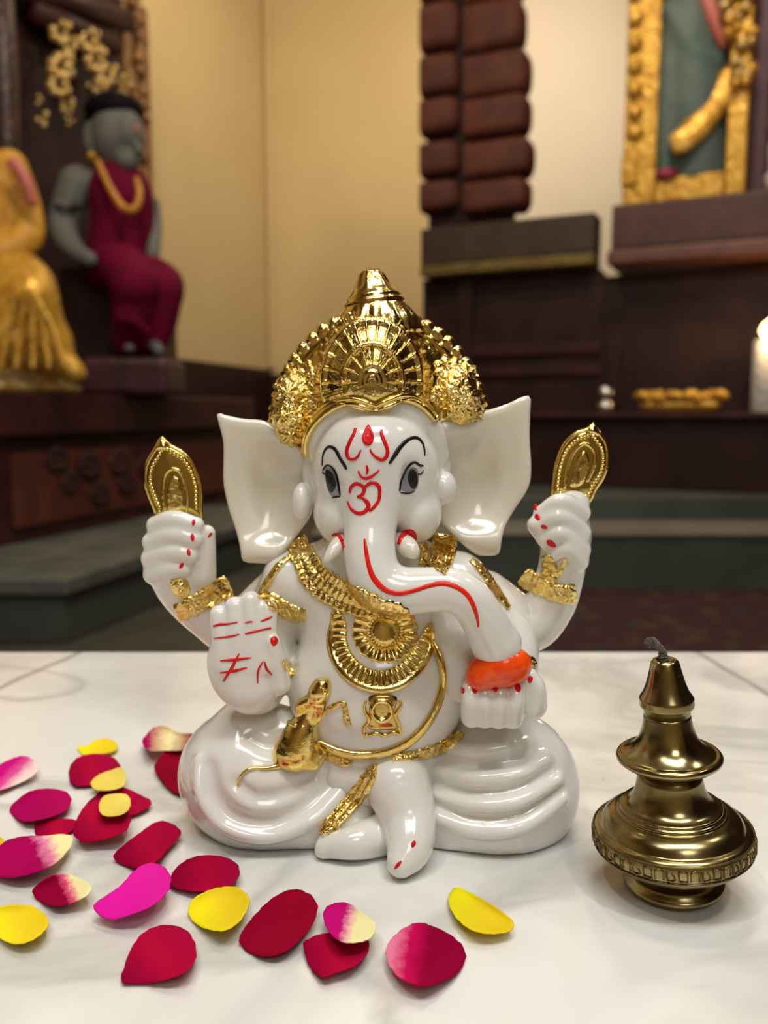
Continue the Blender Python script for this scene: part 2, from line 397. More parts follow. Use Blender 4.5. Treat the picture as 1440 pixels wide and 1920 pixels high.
# ------------------------------------------------------------------ the marble table
def marble():
    m = bpy.data.materials.new('veined_white_marble'); m.use_nodes = True
    nt = m.node_tree; b = nt.nodes['Principled BSDF']; L = nt.links.new
    b.inputs['Roughness'].default_value = 0.16; b.inputs['Coat Weight'].default_value = 0.3; b.inputs['Coat Roughness'].default_value = 0.08
    tc = nd(nt, 'ShaderNodeTexCoord')
    n1 = nd(nt, 'ShaderNodeTexNoise'); n1.inputs['Scale'].default_value = 7; n1.inputs['Detail'].default_value = 7; n1.inputs['Distortion'].default_value = 0.6
    L(tc.outputs['Object'], n1.inputs['Vector'])
    r1 = nd(nt, 'ShaderNodeValToRGB'); e = r1.color_ramp.elements
    e[0].position = 0.30; e[0].color = (0.57, 0.575, 0.54, 1); e[1].position = 0.56; e[1].color = (0.80, 0.80, 0.765, 1)
    L(n1.outputs['Fac'], r1.inputs['Fac'])
    mp = nd(nt, 'ShaderNodeMapping'); mp.inputs['Rotation'].default_value = (0, 0, 0.75); mp.inputs['Scale'].default_value = (1.0, 1.7, 1)
    L(tc.outputs['Object'], mp.inputs['Vector'])
    n2 = nd(nt, 'ShaderNodeTexNoise'); n2.inputs['Scale'].default_value = 3.0; n2.inputs['Detail'].default_value = 8; n2.inputs['Distortion'].default_value = 1.1
    L(mp.outputs['Vector'], n2.inputs['Vector'])
    r2 = nd(nt, 'ShaderNodeValToRGB'); e = r2.color_ramp.elements
    e[0].position = 0.455; e[0].color = (0, 0, 0, 1); e[1].position = 0.5; e[1].color = (1, 1, 1, 1)
    x = r2.color_ramp.elements.new(0.53); x.color = (0, 0, 0, 1)
    L(n2.outputs['Fac'], r2.inputs['Fac'])
    n3 = nd(nt, 'ShaderNodeTexNoise'); n3.inputs['Scale'].default_value = 4.0; L(tc.outputs['Object'], n3.inputs['Vector'])
    mu = nd(nt, 'ShaderNodeMath', operation='MULTIPLY'); L(r2.outputs['Color'], mu.inputs[0]); L(n3.outputs['Fac'], mu.inputs[1])
    mu2 = nd(nt, 'ShaderNodeMath', operation='MULTIPLY'); L(mu.outputs[0], mu2.inputs[0]); mu2.inputs[1].default_value = 0.85
    mx = nd(nt, 'ShaderNodeMix', data_type='RGBA'); mx.inputs[7].default_value = (0.36, 0.36, 0.335, 1)
    L(mu2.outputs[0], mx.inputs[0]); L(r1.outputs['Color'], mx.inputs[6])
    v = nd(nt, 'ShaderNodeTexVoronoi'); v.inputs['Scale'].default_value = 16; v.inputs['Randomness'].default_value = 1.0; L(tc.outputs['Object'], v.inputs['Vector'])
    rv = nd(nt, 'ShaderNodeValToRGB'); e = rv.color_ramp.elements
    e[0].position = 0.012; e[0].color = (0.55, 0.55, 0.55, 1); e[1].position = 0.03; e[1].color = (0, 0, 0, 1)
    L(v.outputs['Distance'], rv.inputs['Fac'])
    mx2 = nd(nt, 'ShaderNodeMix', data_type='RGBA'); mx2.inputs[7].default_value = (0.2, 0.2, 0.18, 1)
    L(rv.outputs['Color'], mx2.inputs[0]); L(mx.outputs[2], mx2.inputs[6])
    last = mx2
    n4 = nd(nt, 'ShaderNodeTexNoise'); n4.inputs['Scale'].default_value = 14; n4.inputs['Detail'].default_value = 5; L(tc.outputs['Object'], n4.inputs['Vector'])
    for (a, c) in (((0, 1290), (140, 1226)), ((1310, 1226), (1440, 1302))):   # two long dark veins near the back corners
        A, C = PZ(*a, TZ) - Vector((0, 0.36, TZ)), PZ(*c, TZ) - Vector((0, 0.36, TZ)); e_ = (C - A).normalized(); n_ = Vector((e_.y, -e_.x, 0))
        dt = nd(nt, 'ShaderNodeVectorMath', operation='DOT_PRODUCT'); L(tc.outputs['Object'], dt.inputs[0]); dt.inputs[1].default_value = n_
        sb = nd(nt, 'ShaderNodeMath', operation='SUBTRACT'); L(dt.outputs['Value'], sb.inputs[0]); sb.inputs[1].default_value = A.dot(n_) + 0.006
        ma = nd(nt, 'ShaderNodeMath', operation='MULTIPLY_ADD'); L(n4.outputs['Fac'], ma.inputs[0]); ma.inputs[1].default_value = 0.012; L(sb.outputs[0], ma.inputs[2])
        ab = nd(nt, 'ShaderNodeMath', operation='ABSOLUTE'); L(ma.outputs[0], ab.inputs[0])
        mr = nd(nt, 'ShaderNodeMapRange'); mr.inputs['From Min'].default_value = 0.0008; mr.inputs['From Max'].default_value = 0.0045; mr.inputs['To Min'].default_value = 0.75; mr.inputs['To Max'].default_value = 0.0
        L(ab.outputs[0], mr.inputs['Value'])
        m3 = nd(nt, 'ShaderNodeMix', data_type='RGBA'); m3.inputs[7].default_value = (0.26, 0.26, 0.24, 1)
        L(mr.outputs['Result'], m3.inputs[0]); L(last.outputs[2], m3.inputs[6]); last = m3
    L(last.outputs[2], b.inputs['Base Color'])
    return m
M['marble'] = marble()
YB = PZ(720, 1221, TZ).y
table = thing('marble_table', (0, 0.36, TZ), 'white veined marble table top carrying the elephant statue, petals and brass lamp', 'table')
mb = MB(); mb.box((-0.75, -0.12, TZ - 0.03), (0.75, YB, TZ))
mb.build('table_top', M['marble'], table, False, 0.003)
for sx in (-0.66, 0.66):
    for y in (-0.04, YB - 0.08):
        mb = MB(); mb.box((sx - 0.03, y - 0.03, 0.002), (sx + 0.03, y + 0.03, TZ - 0.029)); mb.build('leg', M['wood'], table, False, 0.004)

# ------------------------------------------------------------------ the room
class Plane:
    """a vertical plane through two points given by picture column and distance"""
    def __init__(s, pa, Ya, pb, Yb, py=700):
        a = P(pa, py, Ya); b = P(pb, py, Yb)
        s.o = Vector((a.x, a.y, 0)); s.u = Vector((b.x - a.x, b.y - a.y, 0)).normalized(); s.n = Vector((s.u.y, -s.u.x, 0))
    def uz(s, px, py, off=0):
        d = ray(px, py); t = (s.o + s.n * off - CAM).dot(s.n) / d.dot(s.n); p = CAM + d * t
        return (p - s.o).dot(s.u), p.z
    def pt(s, u, z, n=0): return s.o + s.u * u + s.n * n + Vector((0, 0, z))
    def box(s, mb, u0, u1, z0, z1, n0, n1):
        c = lambda u, n, z: s.pt(u, z, n)
        mb.hexa([c(u0, n1, z0), c(u1, n1, z0), c(u1, n0, z0), c(u0, n0, z0), c(u0, n1, z1), c(u1, n1, z1), c(u1, n0, z1), c(u0, n0, z1)])
    def pbox(s, mb, x0, y0, x1, y1, n0, n1):
        """picture rectangle on the plane's front face at n1"""
        u0, z1 = s.uz(x0, y0, n1); u1, z0 = s.uz(x1, y1, n1); zb = s.uz(x0, y1, n1)[1]
        s.box(mb, u0, u1, min(z0, zb), z1, n0, n1)

def struct(name, mb, m, bevel=0):
    o = mb.build(name, m, None, False, bevel); o['kind'] = 'structure'; return o
AL = Plane(790, 5.0, 1440, 4.2)           # altar on the right
LP = Plane(0, 3.2, 400, 4.75)             # platform on the left
LW = Plane(310, 6.2, 505, 8.1)            # left wall

cu = LW.uz(505, 690)[0]; cor = LW.pt(cu, 0); yb = cor.y; zb_ = LW.uz(310, 665)[1]; xw = P(802, 300, yb).x
mb = MB(); mb.box((-5.2, -2.6, -0.05), (3.4, yb + 0.2, 0.0)); struct('floor', mb, M['floor'])
mb = MB(); mb.box((-5.2, -2.6, 4.8), (3.4, yb + 0.2, 4.9)); struct('ceiling', mb, M['wall_pale'])
mb = MB(); LW.box(mb, -9.4, cu, zb_ - 0.02, 4.799, -0.12, 0); struct('wall_left', mb, M['wall'])
mb = MB(); LW.box(mb, -9.4, cu, 0.0005, zb_ - 0.0205, -0.12, 0.02); struct('baseboard_left', mb, M['wood'])
mb = MB(); mb.box((cor.x + 0.001, yb, zb_ - 0.06), (xw, yb + 0.1, 4.799)); struct('wall_back', mb, M['wall'])
mb = MB(); mb.box((cor.x + 0.022, yb - 0.02, 0.0005), (xw, yb + 0.1, zb_ - 0.0605)); struct('baseboard_back', mb, M['wood'])
mb = MB(); mb.box((xw + 0.001, yb + 0.02, 0.0005), (3.4, yb + 0.12, 4.799)); struct('wall_alcove', mb, M['wall_pale'])
mb = MB(); mb.box((3.301, -2.5, 0.0005), (3.4, yb + 0.019, 4.799)); struct('wall_right', mb, M['wood_maroon'])
mb = MB(); mb.box((-5.2, -2.6, 0.0005), (3.3, -2.501, 4.799)); struct('wall_rear', mb, M['wall'])
# corner bead
mb = MB(); mb.tube([(cor.x + 0.03, yb - 0.025, zb_), (cor.x + 0.03, yb - 0.025, 4.79)], 0.035, 10); struct('trim_1', mb, M['wall'])

# stone dais, left
zt = PZ(0, 1085, 0).z + 0.22
c0 = PZ(125, 1085, 0.22); c1 = PZ(400, 1000, 0.22); e = (c1 - c0).normalized()
far = c0 + e * 2.1
t1 = thing('stone_dais', (c0.x - 0.5, c0.y + 0.5, 0), 'grey green stone dais under the dark wooden platform at left', 'step')
mb = MB(); lo = [(-2.35, c0.y), (c0.x, c0.y), (far.x, far.y), (-1.55, far.y)]
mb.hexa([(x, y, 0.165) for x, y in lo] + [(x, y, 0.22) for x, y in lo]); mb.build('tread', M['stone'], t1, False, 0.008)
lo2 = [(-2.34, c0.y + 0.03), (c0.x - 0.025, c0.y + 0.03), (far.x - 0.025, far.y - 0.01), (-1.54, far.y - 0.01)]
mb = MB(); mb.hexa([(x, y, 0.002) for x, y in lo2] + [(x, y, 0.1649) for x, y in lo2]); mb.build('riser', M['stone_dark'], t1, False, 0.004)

# dark wooden platform, left
zt = LP.uz(0, 735)[1]
u1 = LP.uz(470, 760)[0]
pl = thing('wooden_platform', LP.pt(0.6, 0.22, -0.4), 'dark red wooden platform with carved front carrying the two seated figures', 'platform')
mb = MB(); LP.box(mb, -1.2, u1, zt - 0.17, zt, -0.95, 0.03); mb.build('top_ledge', M['wood_maroon'], pl, False, 0.012)
mb = MB(); LP.box(mb, -1.2, u1, 0.2205, zt - 0.171, -0.93, -0.03); mb.build('base', M['wood_maroon'], pl, False, 0.004)
mb = MB(); LP.box(mb, LP.uz(30, 900)[0], u1 - 0.1, 0.28, zt - 0.24, -0.031, -0.012); pn = mb.build('front_panel', M['wood_red'], pl, False, 0.008)
for (cx, cy, q) in ((105, 862, 17), (130, 905, 15), (165, 872, 19), (185, 925, 16), (222, 865, 18), (235, 905, 15), (272, 872, 15), (300, 845, 13), (310, 890, 13)):
    mb = MB()
    for i in range(9):
        a_ = i * 0.785; rr = 0 if i == 8 else q
        u, z = LP.uz(cx + rr * math.cos(a_) * 0.8, cy + rr * math.sin(a_), -0.012); p = LP.pt(u, z, -0.012); k_ = q * 0.62 * pxm(p)
        mb.ball(p, (k_, k_, k_), 9, 6)
    mb.build('carved_rosette', M['wood_maroon'], pn)

# steps and carpet, right
s0 = PZ(1000, 1108, 0)
t2 = thing('stone_step', (0.8, s0.y + 0.3, 0), 'dark green stone step with paler nosing below the altar at right', 'step')
zs = P(1000, 1000, s0.y).z
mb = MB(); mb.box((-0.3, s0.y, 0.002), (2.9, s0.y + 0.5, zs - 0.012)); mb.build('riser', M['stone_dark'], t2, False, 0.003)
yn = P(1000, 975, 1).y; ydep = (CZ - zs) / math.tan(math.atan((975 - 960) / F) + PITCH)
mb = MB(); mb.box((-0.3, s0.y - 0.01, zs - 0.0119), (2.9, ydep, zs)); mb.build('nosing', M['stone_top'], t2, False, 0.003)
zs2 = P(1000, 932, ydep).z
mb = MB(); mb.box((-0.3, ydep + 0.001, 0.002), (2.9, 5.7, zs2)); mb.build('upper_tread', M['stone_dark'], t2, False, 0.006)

def carpet_mat():
    m = bpy.data.materials.new('floral_red_carpet'); m.use_nodes = True
    nt = m.node_tree; b = nt.nodes['Principled BSDF']; b.inputs['Roughness'].default_value = 0.95; L = nt.links.new
    tc = nd(nt, 'ShaderNodeTexCoord'); v = nd(nt, 'ShaderNodeTexVoronoi'); v.inputs['Scale'].default_value = 11; L(tc.outputs['Object'], v.inputs['Vector'])
    r = nd(nt, 'ShaderNodeValToRGB'); e = r.color_ramp.elements
    e[0].position = 0.30; e[0].color = (1, 1, 1, 1); e[1].position = 0.42; e[1].color = (0, 0, 0, 1)
    L(v.outputs['Distance'], r.inputs['Fac'])
    s = nd(nt, 'ShaderNodeSeparateColor'); L(v.outputs['Color'], s.inputs[0])
    r2 = nd(nt, 'ShaderNodeValToRGB'); r2.color_ramp.interpolation = 'CONSTANT'; e = r2.color_ramp.elements
    e[0].color = (0.045, 0.030, 0.008, 1); e[1].position = 0.35; e[1].color = (0.012, 0.02, 0.014, 1)
    x = r2.color_ramp.elements.new(0.65); x.color = (0.05, 0.02, 0.018, 1)
    L(s.outputs[0], r2.inputs['Fac'])
    mx = nd(nt, 'ShaderNodeMix', data_type='RGBA'); mx.inputs[6].default_value = (0.030, 0.003, 0.005, 1)
    L(r.outputs['Color'], mx.inputs[0]); L(r2.outputs['Color'], mx.inputs[7]); L(mx.outputs[2], b.inputs['Base Color'])
    return m
mb = MB(); mb.box((0.35, 1.3, 0.001), (2.9, s0.y - 0.02, 0.014))
tag(mb.build('floral_carpet', carpet_mat(), None, False), 'dark red floral carpet on the floor in front of the green step', 'carpet')

# the dark altar at right
ab = 0.36
al = thing('wooden_altar', AL.pt(1.0, zs2, -0.3), 'long dark wooden altar with panelled front and shelf at right', 'altar')
zsh = 0.742
mb = MB(); AL.box(mb, -0.02, 2.6, zs2 + 0.001, zsh - 0.03, -0.9, 0.25); mb.build('base', M['wood'], al, False, 0.006)
mb = MB(); AL.box(mb, -0.02, 2.6, zsh - 0.0299, zsh, -0.9, 0.30); mb.build('shelf', M['wood_maroon'], al, False, 0.006)
ztop = AL.uz(1115, 515)[1]
mb = MB(); AL.box(mb, -0.02, 2.6, zsh + 0.0005, min(ztop, AL.uz(1140, 498, 0.14)[1]) - 0.002, -0.3, -0.06); bk = mb.build('back_panel', M['wood'], al, False, 0.006)
mb = MB(); AL.box(mb, -0.02, AL.uz(1116, 405, 0.06)[0], min(ztop, AL.uz(1140, 498, 0.14)[1]) - 0.0015, AL.uz(1000, 503, 0.06)[1] - 0.0005, -0.3, -0.06); mb.build('upper_panel', M['wood'], al, False)
mb = MB(); AL.pbox(mb, 858, 525, 882, 765, -0.059, -0.02); mb.build('post', M['wood'], al, False, 0.006)
for y0, y1 in ((648, 662), (690, 702)):
    mb = MB(); AL.pbox(mb, 885, y0, 1125, y1, -0.059, -0.035); mb.build('rail', M['wood_maroon'], al, False, 0.004)
mb = MB(); AL.pbox(mb, 1140, 640, 1160, 765, -0.059, -0.03); mb.build('post', M['wood'], al, False, 0.006)

# plinth with the gold strip and the tiered column on it
u0 = AL.uz(785, 410, 0.06)[0]; u1 = AL.uz(1116, 405, 0.06)[0]
z1 = AL.uz(1000, 408, 0.06)[1]; z0 = AL.uz(1000, 503, 0.06)[1]; zg = AL.uz(1000, 482, 0.06)[1]
cp = thing('column_plinth', AL.pt(0.4, z0, -0.2), 'dark carved plinth with gold painted bottom strip under the tiered column', 'plinth')
mb = MB(); AL.box(mb, u0 + 0.01, u1, zg, z1, -0.12, 0.06); pb = mb.build('block', mat('umber_wood', (0.032, 0.016, 0.009), 0.5, color2=(0.05, 0.024, 0.013), nscale=9, bump=0.3, bscale=20, bdist=0.01), cp, False, 0.012)
mb = MB(); AL.box(mb, u0 + 0.01, u1, z0, zg - 0.0005, -0.12, 0.068); mb.build('gold_strip', M['gold_strip'], cp, False, 0.008)
cc = thing('tiered_column', AL.pt(0.3, z1, -0.2), 'red brown carved wooden column of bulging stacked tiers beside the cream wall', 'column')
uc = AL.uz(860, 200, 0)[0]
mb = MB(); zt0 = AL.uz(880, -60)[1]; AL.box(mb, u0 + 0.012, AL.uz(960, 200)[0], z1 + 0.0005, zt0 + 0.25, -0.115, -0.05); mb.build('core', M['wood'], cc, False, 0.01)
tiers = [(-85, -8, 972), (0, 86, 974), (98, 172, 984), (180, 246, 984), (262, 326, 990), (336, 392, 984)]
for ya, ybm, xr in tiers:
    for (xa, xb) in ((786, 853), (868, xr)):
        ua, za = AL.uz(xa, ya, 0.04); ub, zb = AL.uz(xb, ybm, 0.04); zmid = (za + zb) / 2; hz = abs(za - zb) / 2
        mb = MB()
        prof = []
        for q in np.linspace(-1, 1, 15):
            prof.append((q, 1 - 0.26 * abs(q) ** 7))
        vs = []; fs = []
        for q, sc in prof:
            inset = (1 - sc) * 0.16
            zz = zmid + q * hz * 0.92
            right = ub - abs(q) ** 3.5 * 0.035; left = ua + (0 if xa < 800 else 0.004)
            vs += [AL.pt(left, zz, 0.04 - inset), AL.pt(right - 0.03, zz, 0.04 - inset), AL.pt(right, zz, 0.01 - inset), AL.pt(right, zz, -0.11), AL.pt(left, zz, -0.11)]
        for i in range(len(prof) - 1):
            for j in range(5): fs.append((i * 5 + j, i * 5 + (j + 1) % 5, i * 5 + 5 + (j + 1) % 5, i * 5 + 5 + j))
        fs.append((4, 3, 2, 1, 0)); k = (len(prof) - 1) * 5; fs.append((k, k + 1, k + 2, k + 3, k + 4))
        mb.add(vs, fs); o = mb.build('tier', M['wood_red'], cc, True)
        o.modifiers.new('edges', 'EDGE_SPLIT').split_angle = math.radians(50)

# maroon cabinet ledge at right carrying the gilded niche
NW = 0.14
ul = AL.uz(1140, 450, NW)[0]
lz1 = AL.uz(1165, 383, NW)[1]; lz0 = AL.uz(1140, 498, NW)[1]
lg = thing('altar_ledge', AL.pt(ul + 0.6, lz0, -0.1), 'maroon wooden ledge with paler bottom moulding under the gilded niche at top right', 'ledge')
zm = AL.uz(1140, 470, NW)[1]
mb = MB(); AL.box(mb, ul + 0.015, 2.6, zm, lz1, -0.25, NW); mb.build('block', mat('maroon_lacquer', (0.085, 0.026, 0.020), 0.5, color2=(0.06, 0.018, 0.015), nscale=6, bump=0.3, bscale=16, bdist=0.01), lg, False, 0.012)
mb = MB(); AL.box(mb, ul, 2.6, lz0, zm - 0.0005, -0.25, NW + 0.02); mb.build('moulding', mat('chestnut_wood', (0.15, 0.055, 0.035), 0.45, color2=(0.11, 0.038, 0.025), nscale=14, bump=0.3, bscale=30, bdist=0.01), lg, False, 0.014)

# gilded niche with the robed figure
nz0 = lz1 + 0.001
fr = thing('gilded_niche', AL.pt(ul + 0.45, nz0, 0), 'gilded niche frame with beaded left edge around the green robed figure', 'frame')
def on(px, py, n): u, z = AL.uz(px, py, n); return AL.pt(u, z, n)
uA = AL.uz(1168, 300, 0.1)[0]; uB = AL.uz(1238, 100, 0.1)[0]; uC = AL.uz(1362, 250, 0.1)[0]; uD = AL.uz(1402, 250, 0.1)[0]
zTop = AL.uz(1300, -120, 0.1)[1]; zb2 = AL.uz(1230, 335, 0.1)[1]
mb = MB(); AL.box(mb, uA, uD, nz0, zTop, -0.22, -0.16); mb.build('back_board', mat('black_lacquer', (0.012, 0.014, 0.014), 0.4, color2=(0.02, 0.022, 0.022), nscale=6), fr, False)
mb = MB(); AL.box(mb, uA, uB, nz0, zTop, -0.1595, 0.10); mb.build('side_panel', M['bg_gold'], fr, False, 0.012)
mb = MB(); AL.box(mb, uC, uD, nz0, zTop, -0.1595, 0.10); mb.build('side_panel', M['bg_gold'], fr, False, 0.012)
mb = MB(); AL.box(mb, uB + 0.001, uC - 0.001, nz0, zb2, -0.1595, 0.10); mb.build('sill', M['bg_gold'], fr, False, 0.01)
for py in (-60, -12, 35, 82, 125, 170, 212, 250):
    mb = MB(); mb.ball(on(1192, py, 0.105), (0.04, 0.028, 0.044), 12, 8); mb.build('bead', M['bg_gold'], fr)
mb = MB(); AL.pbox(mb, 1165, 292, 1192, 345, 0.08, 0.125); mb.build('corner_block', M['bg_gold'], fr, False, 0.01)

def field_obj(name, Fd, m, parent, smooth=2):
    V, Q = Fd.mesh(smooth); return mesh_obj(name, V, Q, m, parent)
Yf = on(1300, 200, -0.02).y
def B(px, py, r, dy=0.0): p = P(px, py, Yf + dy); return (p.x, p.y, p.z, r * pxm(p))
def box_of(x0, y0, x1, y1, Y, dy): a = P(x0, y1, Y); b = P(x1, y0, Y); return (a.x, Y - dy, a.z), (b.x, Y + dy, b.z)
gf = thing('robed_figure', B(1300, 335, 1)[:3], 'figure in blue green robe with yellow sash standing inside the gilded niche', 'statue')
lo, hi = box_of(1215, -200, 1375, 345, Yf, 0.2)
Fd = Field(lo, hi, 0.009)
Fd.chain([B(1305, 330, 52), B(1300, 250, 60), B(1297, 150, 58), B(1290, 60, 50), B(1292, -10, 42)], 0.01)
Fd.chain([B(1262, 60, 20, -0.03), B(1252, 180, 18, -0.05), B(1248, 320, 15, -0.05)], 0.02)
Fd.chain([B(1340, 140, 18, -0.05), B(1335, 240, 20, -0.06), B(1345, 325, 18, -0.05)], 0.02)
Fd.chain([B(1255, 20, 16, -0.05), B(1300, 100, 22, -0.09), B(1345, 118, 18, -0.1)], 0.02)
Fd.ell(B(1292, -35, 1)[:3], [0.075] * 3, 0.02)
field_obj('robe', Fd, M['green_cloth'], gf)
mb = MB(); S = spline3([B(1374, 120, 18, -0.13), B(1348, 180, 26, -0.15), B(1315, 228, 28, -0.16), B(1280, 262, 26, -0.16), B(1258, 272, 20, -0.14)], 24)
mb.tube(S[:, :3], S[:, 3] * 0.9, 12)
for i in range(len(S)):
    c_ = Vector(S[i, :3])
    for j in range(12):
        q = Vector(mb.v[i * 12 + j]) - c_; mb.v[i * 12 + j] = tuple(c_ + q - AL.n * q.dot(AL.n) * 0.75)
mb.build('sash', M['bg_gold'], gf)
mb = MB(); S = spline3([B(1318, -20, 14, -0.11), B(1340, 40, 15, -0.13), B(1362, 90, 11, -0.13)], 14); mb.tube(S[:, :3], S[:, 3], 10); mb.build('collar', M['pink'], gf)
mb = MB(); mb.ball(B(1250, 328, 1, -0.06)[:3], (0.058, 0.05, 0.034)); mb.build('shoe', mat('crimson_paint', (0.32, 0.03, 0.07), 0.5, color2=(0.26, 0.022, 0.055), nscale=10), gf)
mb = MB(); mb.ball(B(1310, 328, 1, -0.08)[:3], (0.085, 0.05, 0.032)); mb.build('hem', M['bg_gold'], gf)
fl = thing('flower_spray', B(1390, 150, 1, -0.2)[:3], 'hanging spray of yellow flowers on the right side of the gilded niche', 'flowers')
for i in range(40):
    t = random.random(); px = 1395 + random.uniform(-42, 30) * (1 - 0.6 * t); py = -40 + 200 * t + random.uniform(-10, 10)
    p = B(px, py, 1, -0.2 - random.random() * 0.05); mb = MB(); r = random.uniform(0.02, 0.036); mb.ball(p[:3], (r, r * 0.8, r), 9, 6)
    mb.build('flower', M['bg_gold_pale'] if i % 3 == 0 else M['bg_gold'], fl)
mb = MB(); AL.box(mb, uD + 0.02, uD + 0.09, nz0, zTop, -0.2, 0.02); tag(mb.build('plum_pilaster', M['plum'], None, False, 0.01), 'plum painted upright strip between the two gilded frames at right edge', 'pilaster')
n2 = thing('gilded_pillar', AL.pt(uD + 0.2, nz0, 0.05), 'gold pillar cut by the right edge beside the gilded niche', 'pillar')
pb = AL.pt(uD + 0.165, nz0, 0.1)
mb = MB(); mb.lathe([(0.075, 0), (0.08, 0.06), (0.062, 0.09), (0.07, 0.2), (0.058, 0.24)], pb, 24); mb.build('foot', mat('pearly_white_paint', (0.72, 0.7, 0.68), 0.4, color2=(0.66, 0.64, 0.62), nscale=9), n2)
mb = MB(); mb.lathe([(0.06, 0.2401), (0.075, 0.3), (0.06, 0.4), (0.072, 0.55), (0.055, 0.8), (0.06, 1.4)], pb, 24); mb.build('shaft', M['bg_gold'], n2)

# things on the altar shelf
def shelf_pt(px, n): u, z = AL.uz(px, 765, n); p = AL.pt(u, zsh + 0.0004, n); return p
p = shelf_pt(1440, 0.2); k = pxm(p)
cn = thing('candle', p, 'white printed pillar candle burning on the altar shelf at right edge', 'candle')
zc1 = P(1440, 640, p.y).z - zsh; zc2 = P(1440, 612, p.y).z - zsh
mb = MB(); mb.lathe([(30 * k, 0), (31 * k, 0.004), (31 * k, zc1), (28 * k, zc1 + 0.006), (12 * k, zc1 - 0.003)], p, 32); mb.build('wax', M['wax'], cn)
mb = MB(); mb.lathe([(1.2 * k, zc1 - 0.003), (16 * k, zc1 + 0.02), (22 * k, zc1 + 0.05), (17 * k, zc1 + 0.08), (1 * k, zc1 + 0.115)], p, 20); mb.build('flame', M['flame'], cn)
pl_ = bpy.data.lights.new('candle_light', 'POINT'); pl_.energy = 5; pl_.color = (1, 0.62, 0.3); pl_.shadow_soft_size = 0.03
po_ = bpy.data.objects.new('candle_light', pl_); COL.objects.link(po_); po_.location = p + AL.n * 0.09 + Vector((0, 0, zc1 + 0.05))
p = shelf_pt(1275, 0.16); k = pxm(p)
ty = thing('gold_garland', p, 'long low heap of golden garland lying on the altar shelf', 'garland')
S = [Vector(shelf_pt(x, 0.16)) + Vector((0, 0, z)) for x, z in zip(np.linspace(1195, 1358, 20), 0.045 + 0.022 * np.sin(np.linspace(0, math.pi, 20)))]
mb = MB(); mb.tube([shelf_pt(x, 0.16) + Vector((0, 0, 0.036)) for x in np.linspace(1200, 1352, 12)], [0.02] + [0.035] * 10 + [0.02], 12); mb.build('tray', M['bg_gold'], ty)
for i in range(26):
    q = shelf_pt(1196 + 160 * i / 25, 0.16 + random.uniform(-0.01, 0.03)); mb = MB(); mb.ball(q + Vector((0, -0.01, 0.062 + 0.03 * random.random())), 0.026, 9, 6); mb.build('bead', M['bg_gold'], ty)
p = shelf_pt(1135, 0.2); k = pxm(p)
mb = MB(); mb.lathe([(14 * k, 0), (17 * k, 0.02), (16 * k, 0.04), (9 * k, 0.062), (13 * k, 0.075), (16 * k, 0.1), (12 * k, 0.125), (3 * k, 0.135)], p, 24)
tag(mb.build('silver_ornament', M['silver'], None), 'small round silver ornament standing on the altar shelf left of the garland', 'ornament')

# ------------------------------------------------------------------ left shrine: back, posts, carvings, flowers
zp = zt_pl = LP.uz(0, 735)[1] + 0.0006
SB = Plane(-60, 4.15, 300, 5.5)
sh = thing('carved_shrine', SB.pt(0.3, zp, -0.1), 'tall dark carved wooden shrine behind the two seated figures at left', 'shrine')
u_r = SB.uz(232, 200)[0]
mb = MB(); SB.box(mb, -0.45, u_r, zp, 3.2, -0.3, 0.0); mb.build('back_panel', M['wood'], sh, False, 0.01)
mb = MB(); u0 = SB.uz(236, 200, 0.02)[0]; SB.box(mb, u_r + 0.001, SB.uz(284, 200, 0.02)[0], zp, 3.2, -0.3, 0.02); st = mb.build('gilt_border', M['brown_gilt'], sh, False, 0.01)
mb = MB()
for i in range(46):
    u, z = SB.uz(258 + random.uniform(-12, 14), i * 8 - 10, 0.03); mb.ball(SB.pt(u, z, 0.03), random.uniform(0.02, 0.045), 8, 6)
mb.build('gilt_carving', M['brown_gilt'], st)
mb = MB()
for i, (xa, ya, xb, yb_) in enumerate(((60, 20, 215, 85), (40, -20, 240, 40))):
    a = SB.uz(xa, ya, 0.1); b = SB.uz(xb, yb_, 0.1); mb.tube([SB.pt(a[0], a[1], 0.1), SB.pt(b[0], b[1], 0.1)], 0.06, 10)
mb.build('canopy_beam', M['wood_maroon'], sh)
mb = MB(); p = P(16, 300, 4.16)
mb.lathe([(0.07, 0), (0.075, 0.3), (0.05, 0.5), (0.06, 0.9), (0.05, 1.1), (0.065, 1.5), (0.06, 2.2)], (p.x, p.y, zp), 20); po = mb.build('post', mat('plum_brown_wood', (0.05, 0.020, 0.020), 0.4, color2=(0.035, 0.013, 0.014), nscale=12, bump=0.6, bscale=26, bdist=0.02), sh)
gr = thing('flower_carving', SB.pt(*SB.uz(150, 150, 0.14), 0.14), 'clusters of pale gold carved flowers hanging in front of the dark shrine', 'ornament')
clusters = [(112, 62, 22, 7), (128, 88, 18, 5), (165, 78, 24, 8), (178, 112, 24, 8), (200, 140, 20, 7), (186, 165, 18, 5), (112, 125, 26, 9), (108, 160, 22, 8), (125, 200, 14, 5), (126, 228, 10, 3), (72, 188, 10, 3), (78, 225, 14, 4), (172, 160, 12, 4), (235, 150, 15, 5), (228, 175, 12, 4)]
for (cx, cy, rr, n) in clusters:
    for i in range(n):
        a = 2 * math.pi * i / n; q = rr * (0.25 if i == 0 else 0.72)
        u, z = SB.uz(cx + q * math.cos(a), cy + q * math.sin(a), 0.13); p = SB.pt(u, z, 0.13 + random.uniform(0, 0.03))
        r = rr * 0.42 * pxm(p); mb = MB(); mb.ball(p, (r, r * 0.6, r), 9, 6); mb.build('flower', M['bg_gold_pale'], gr)
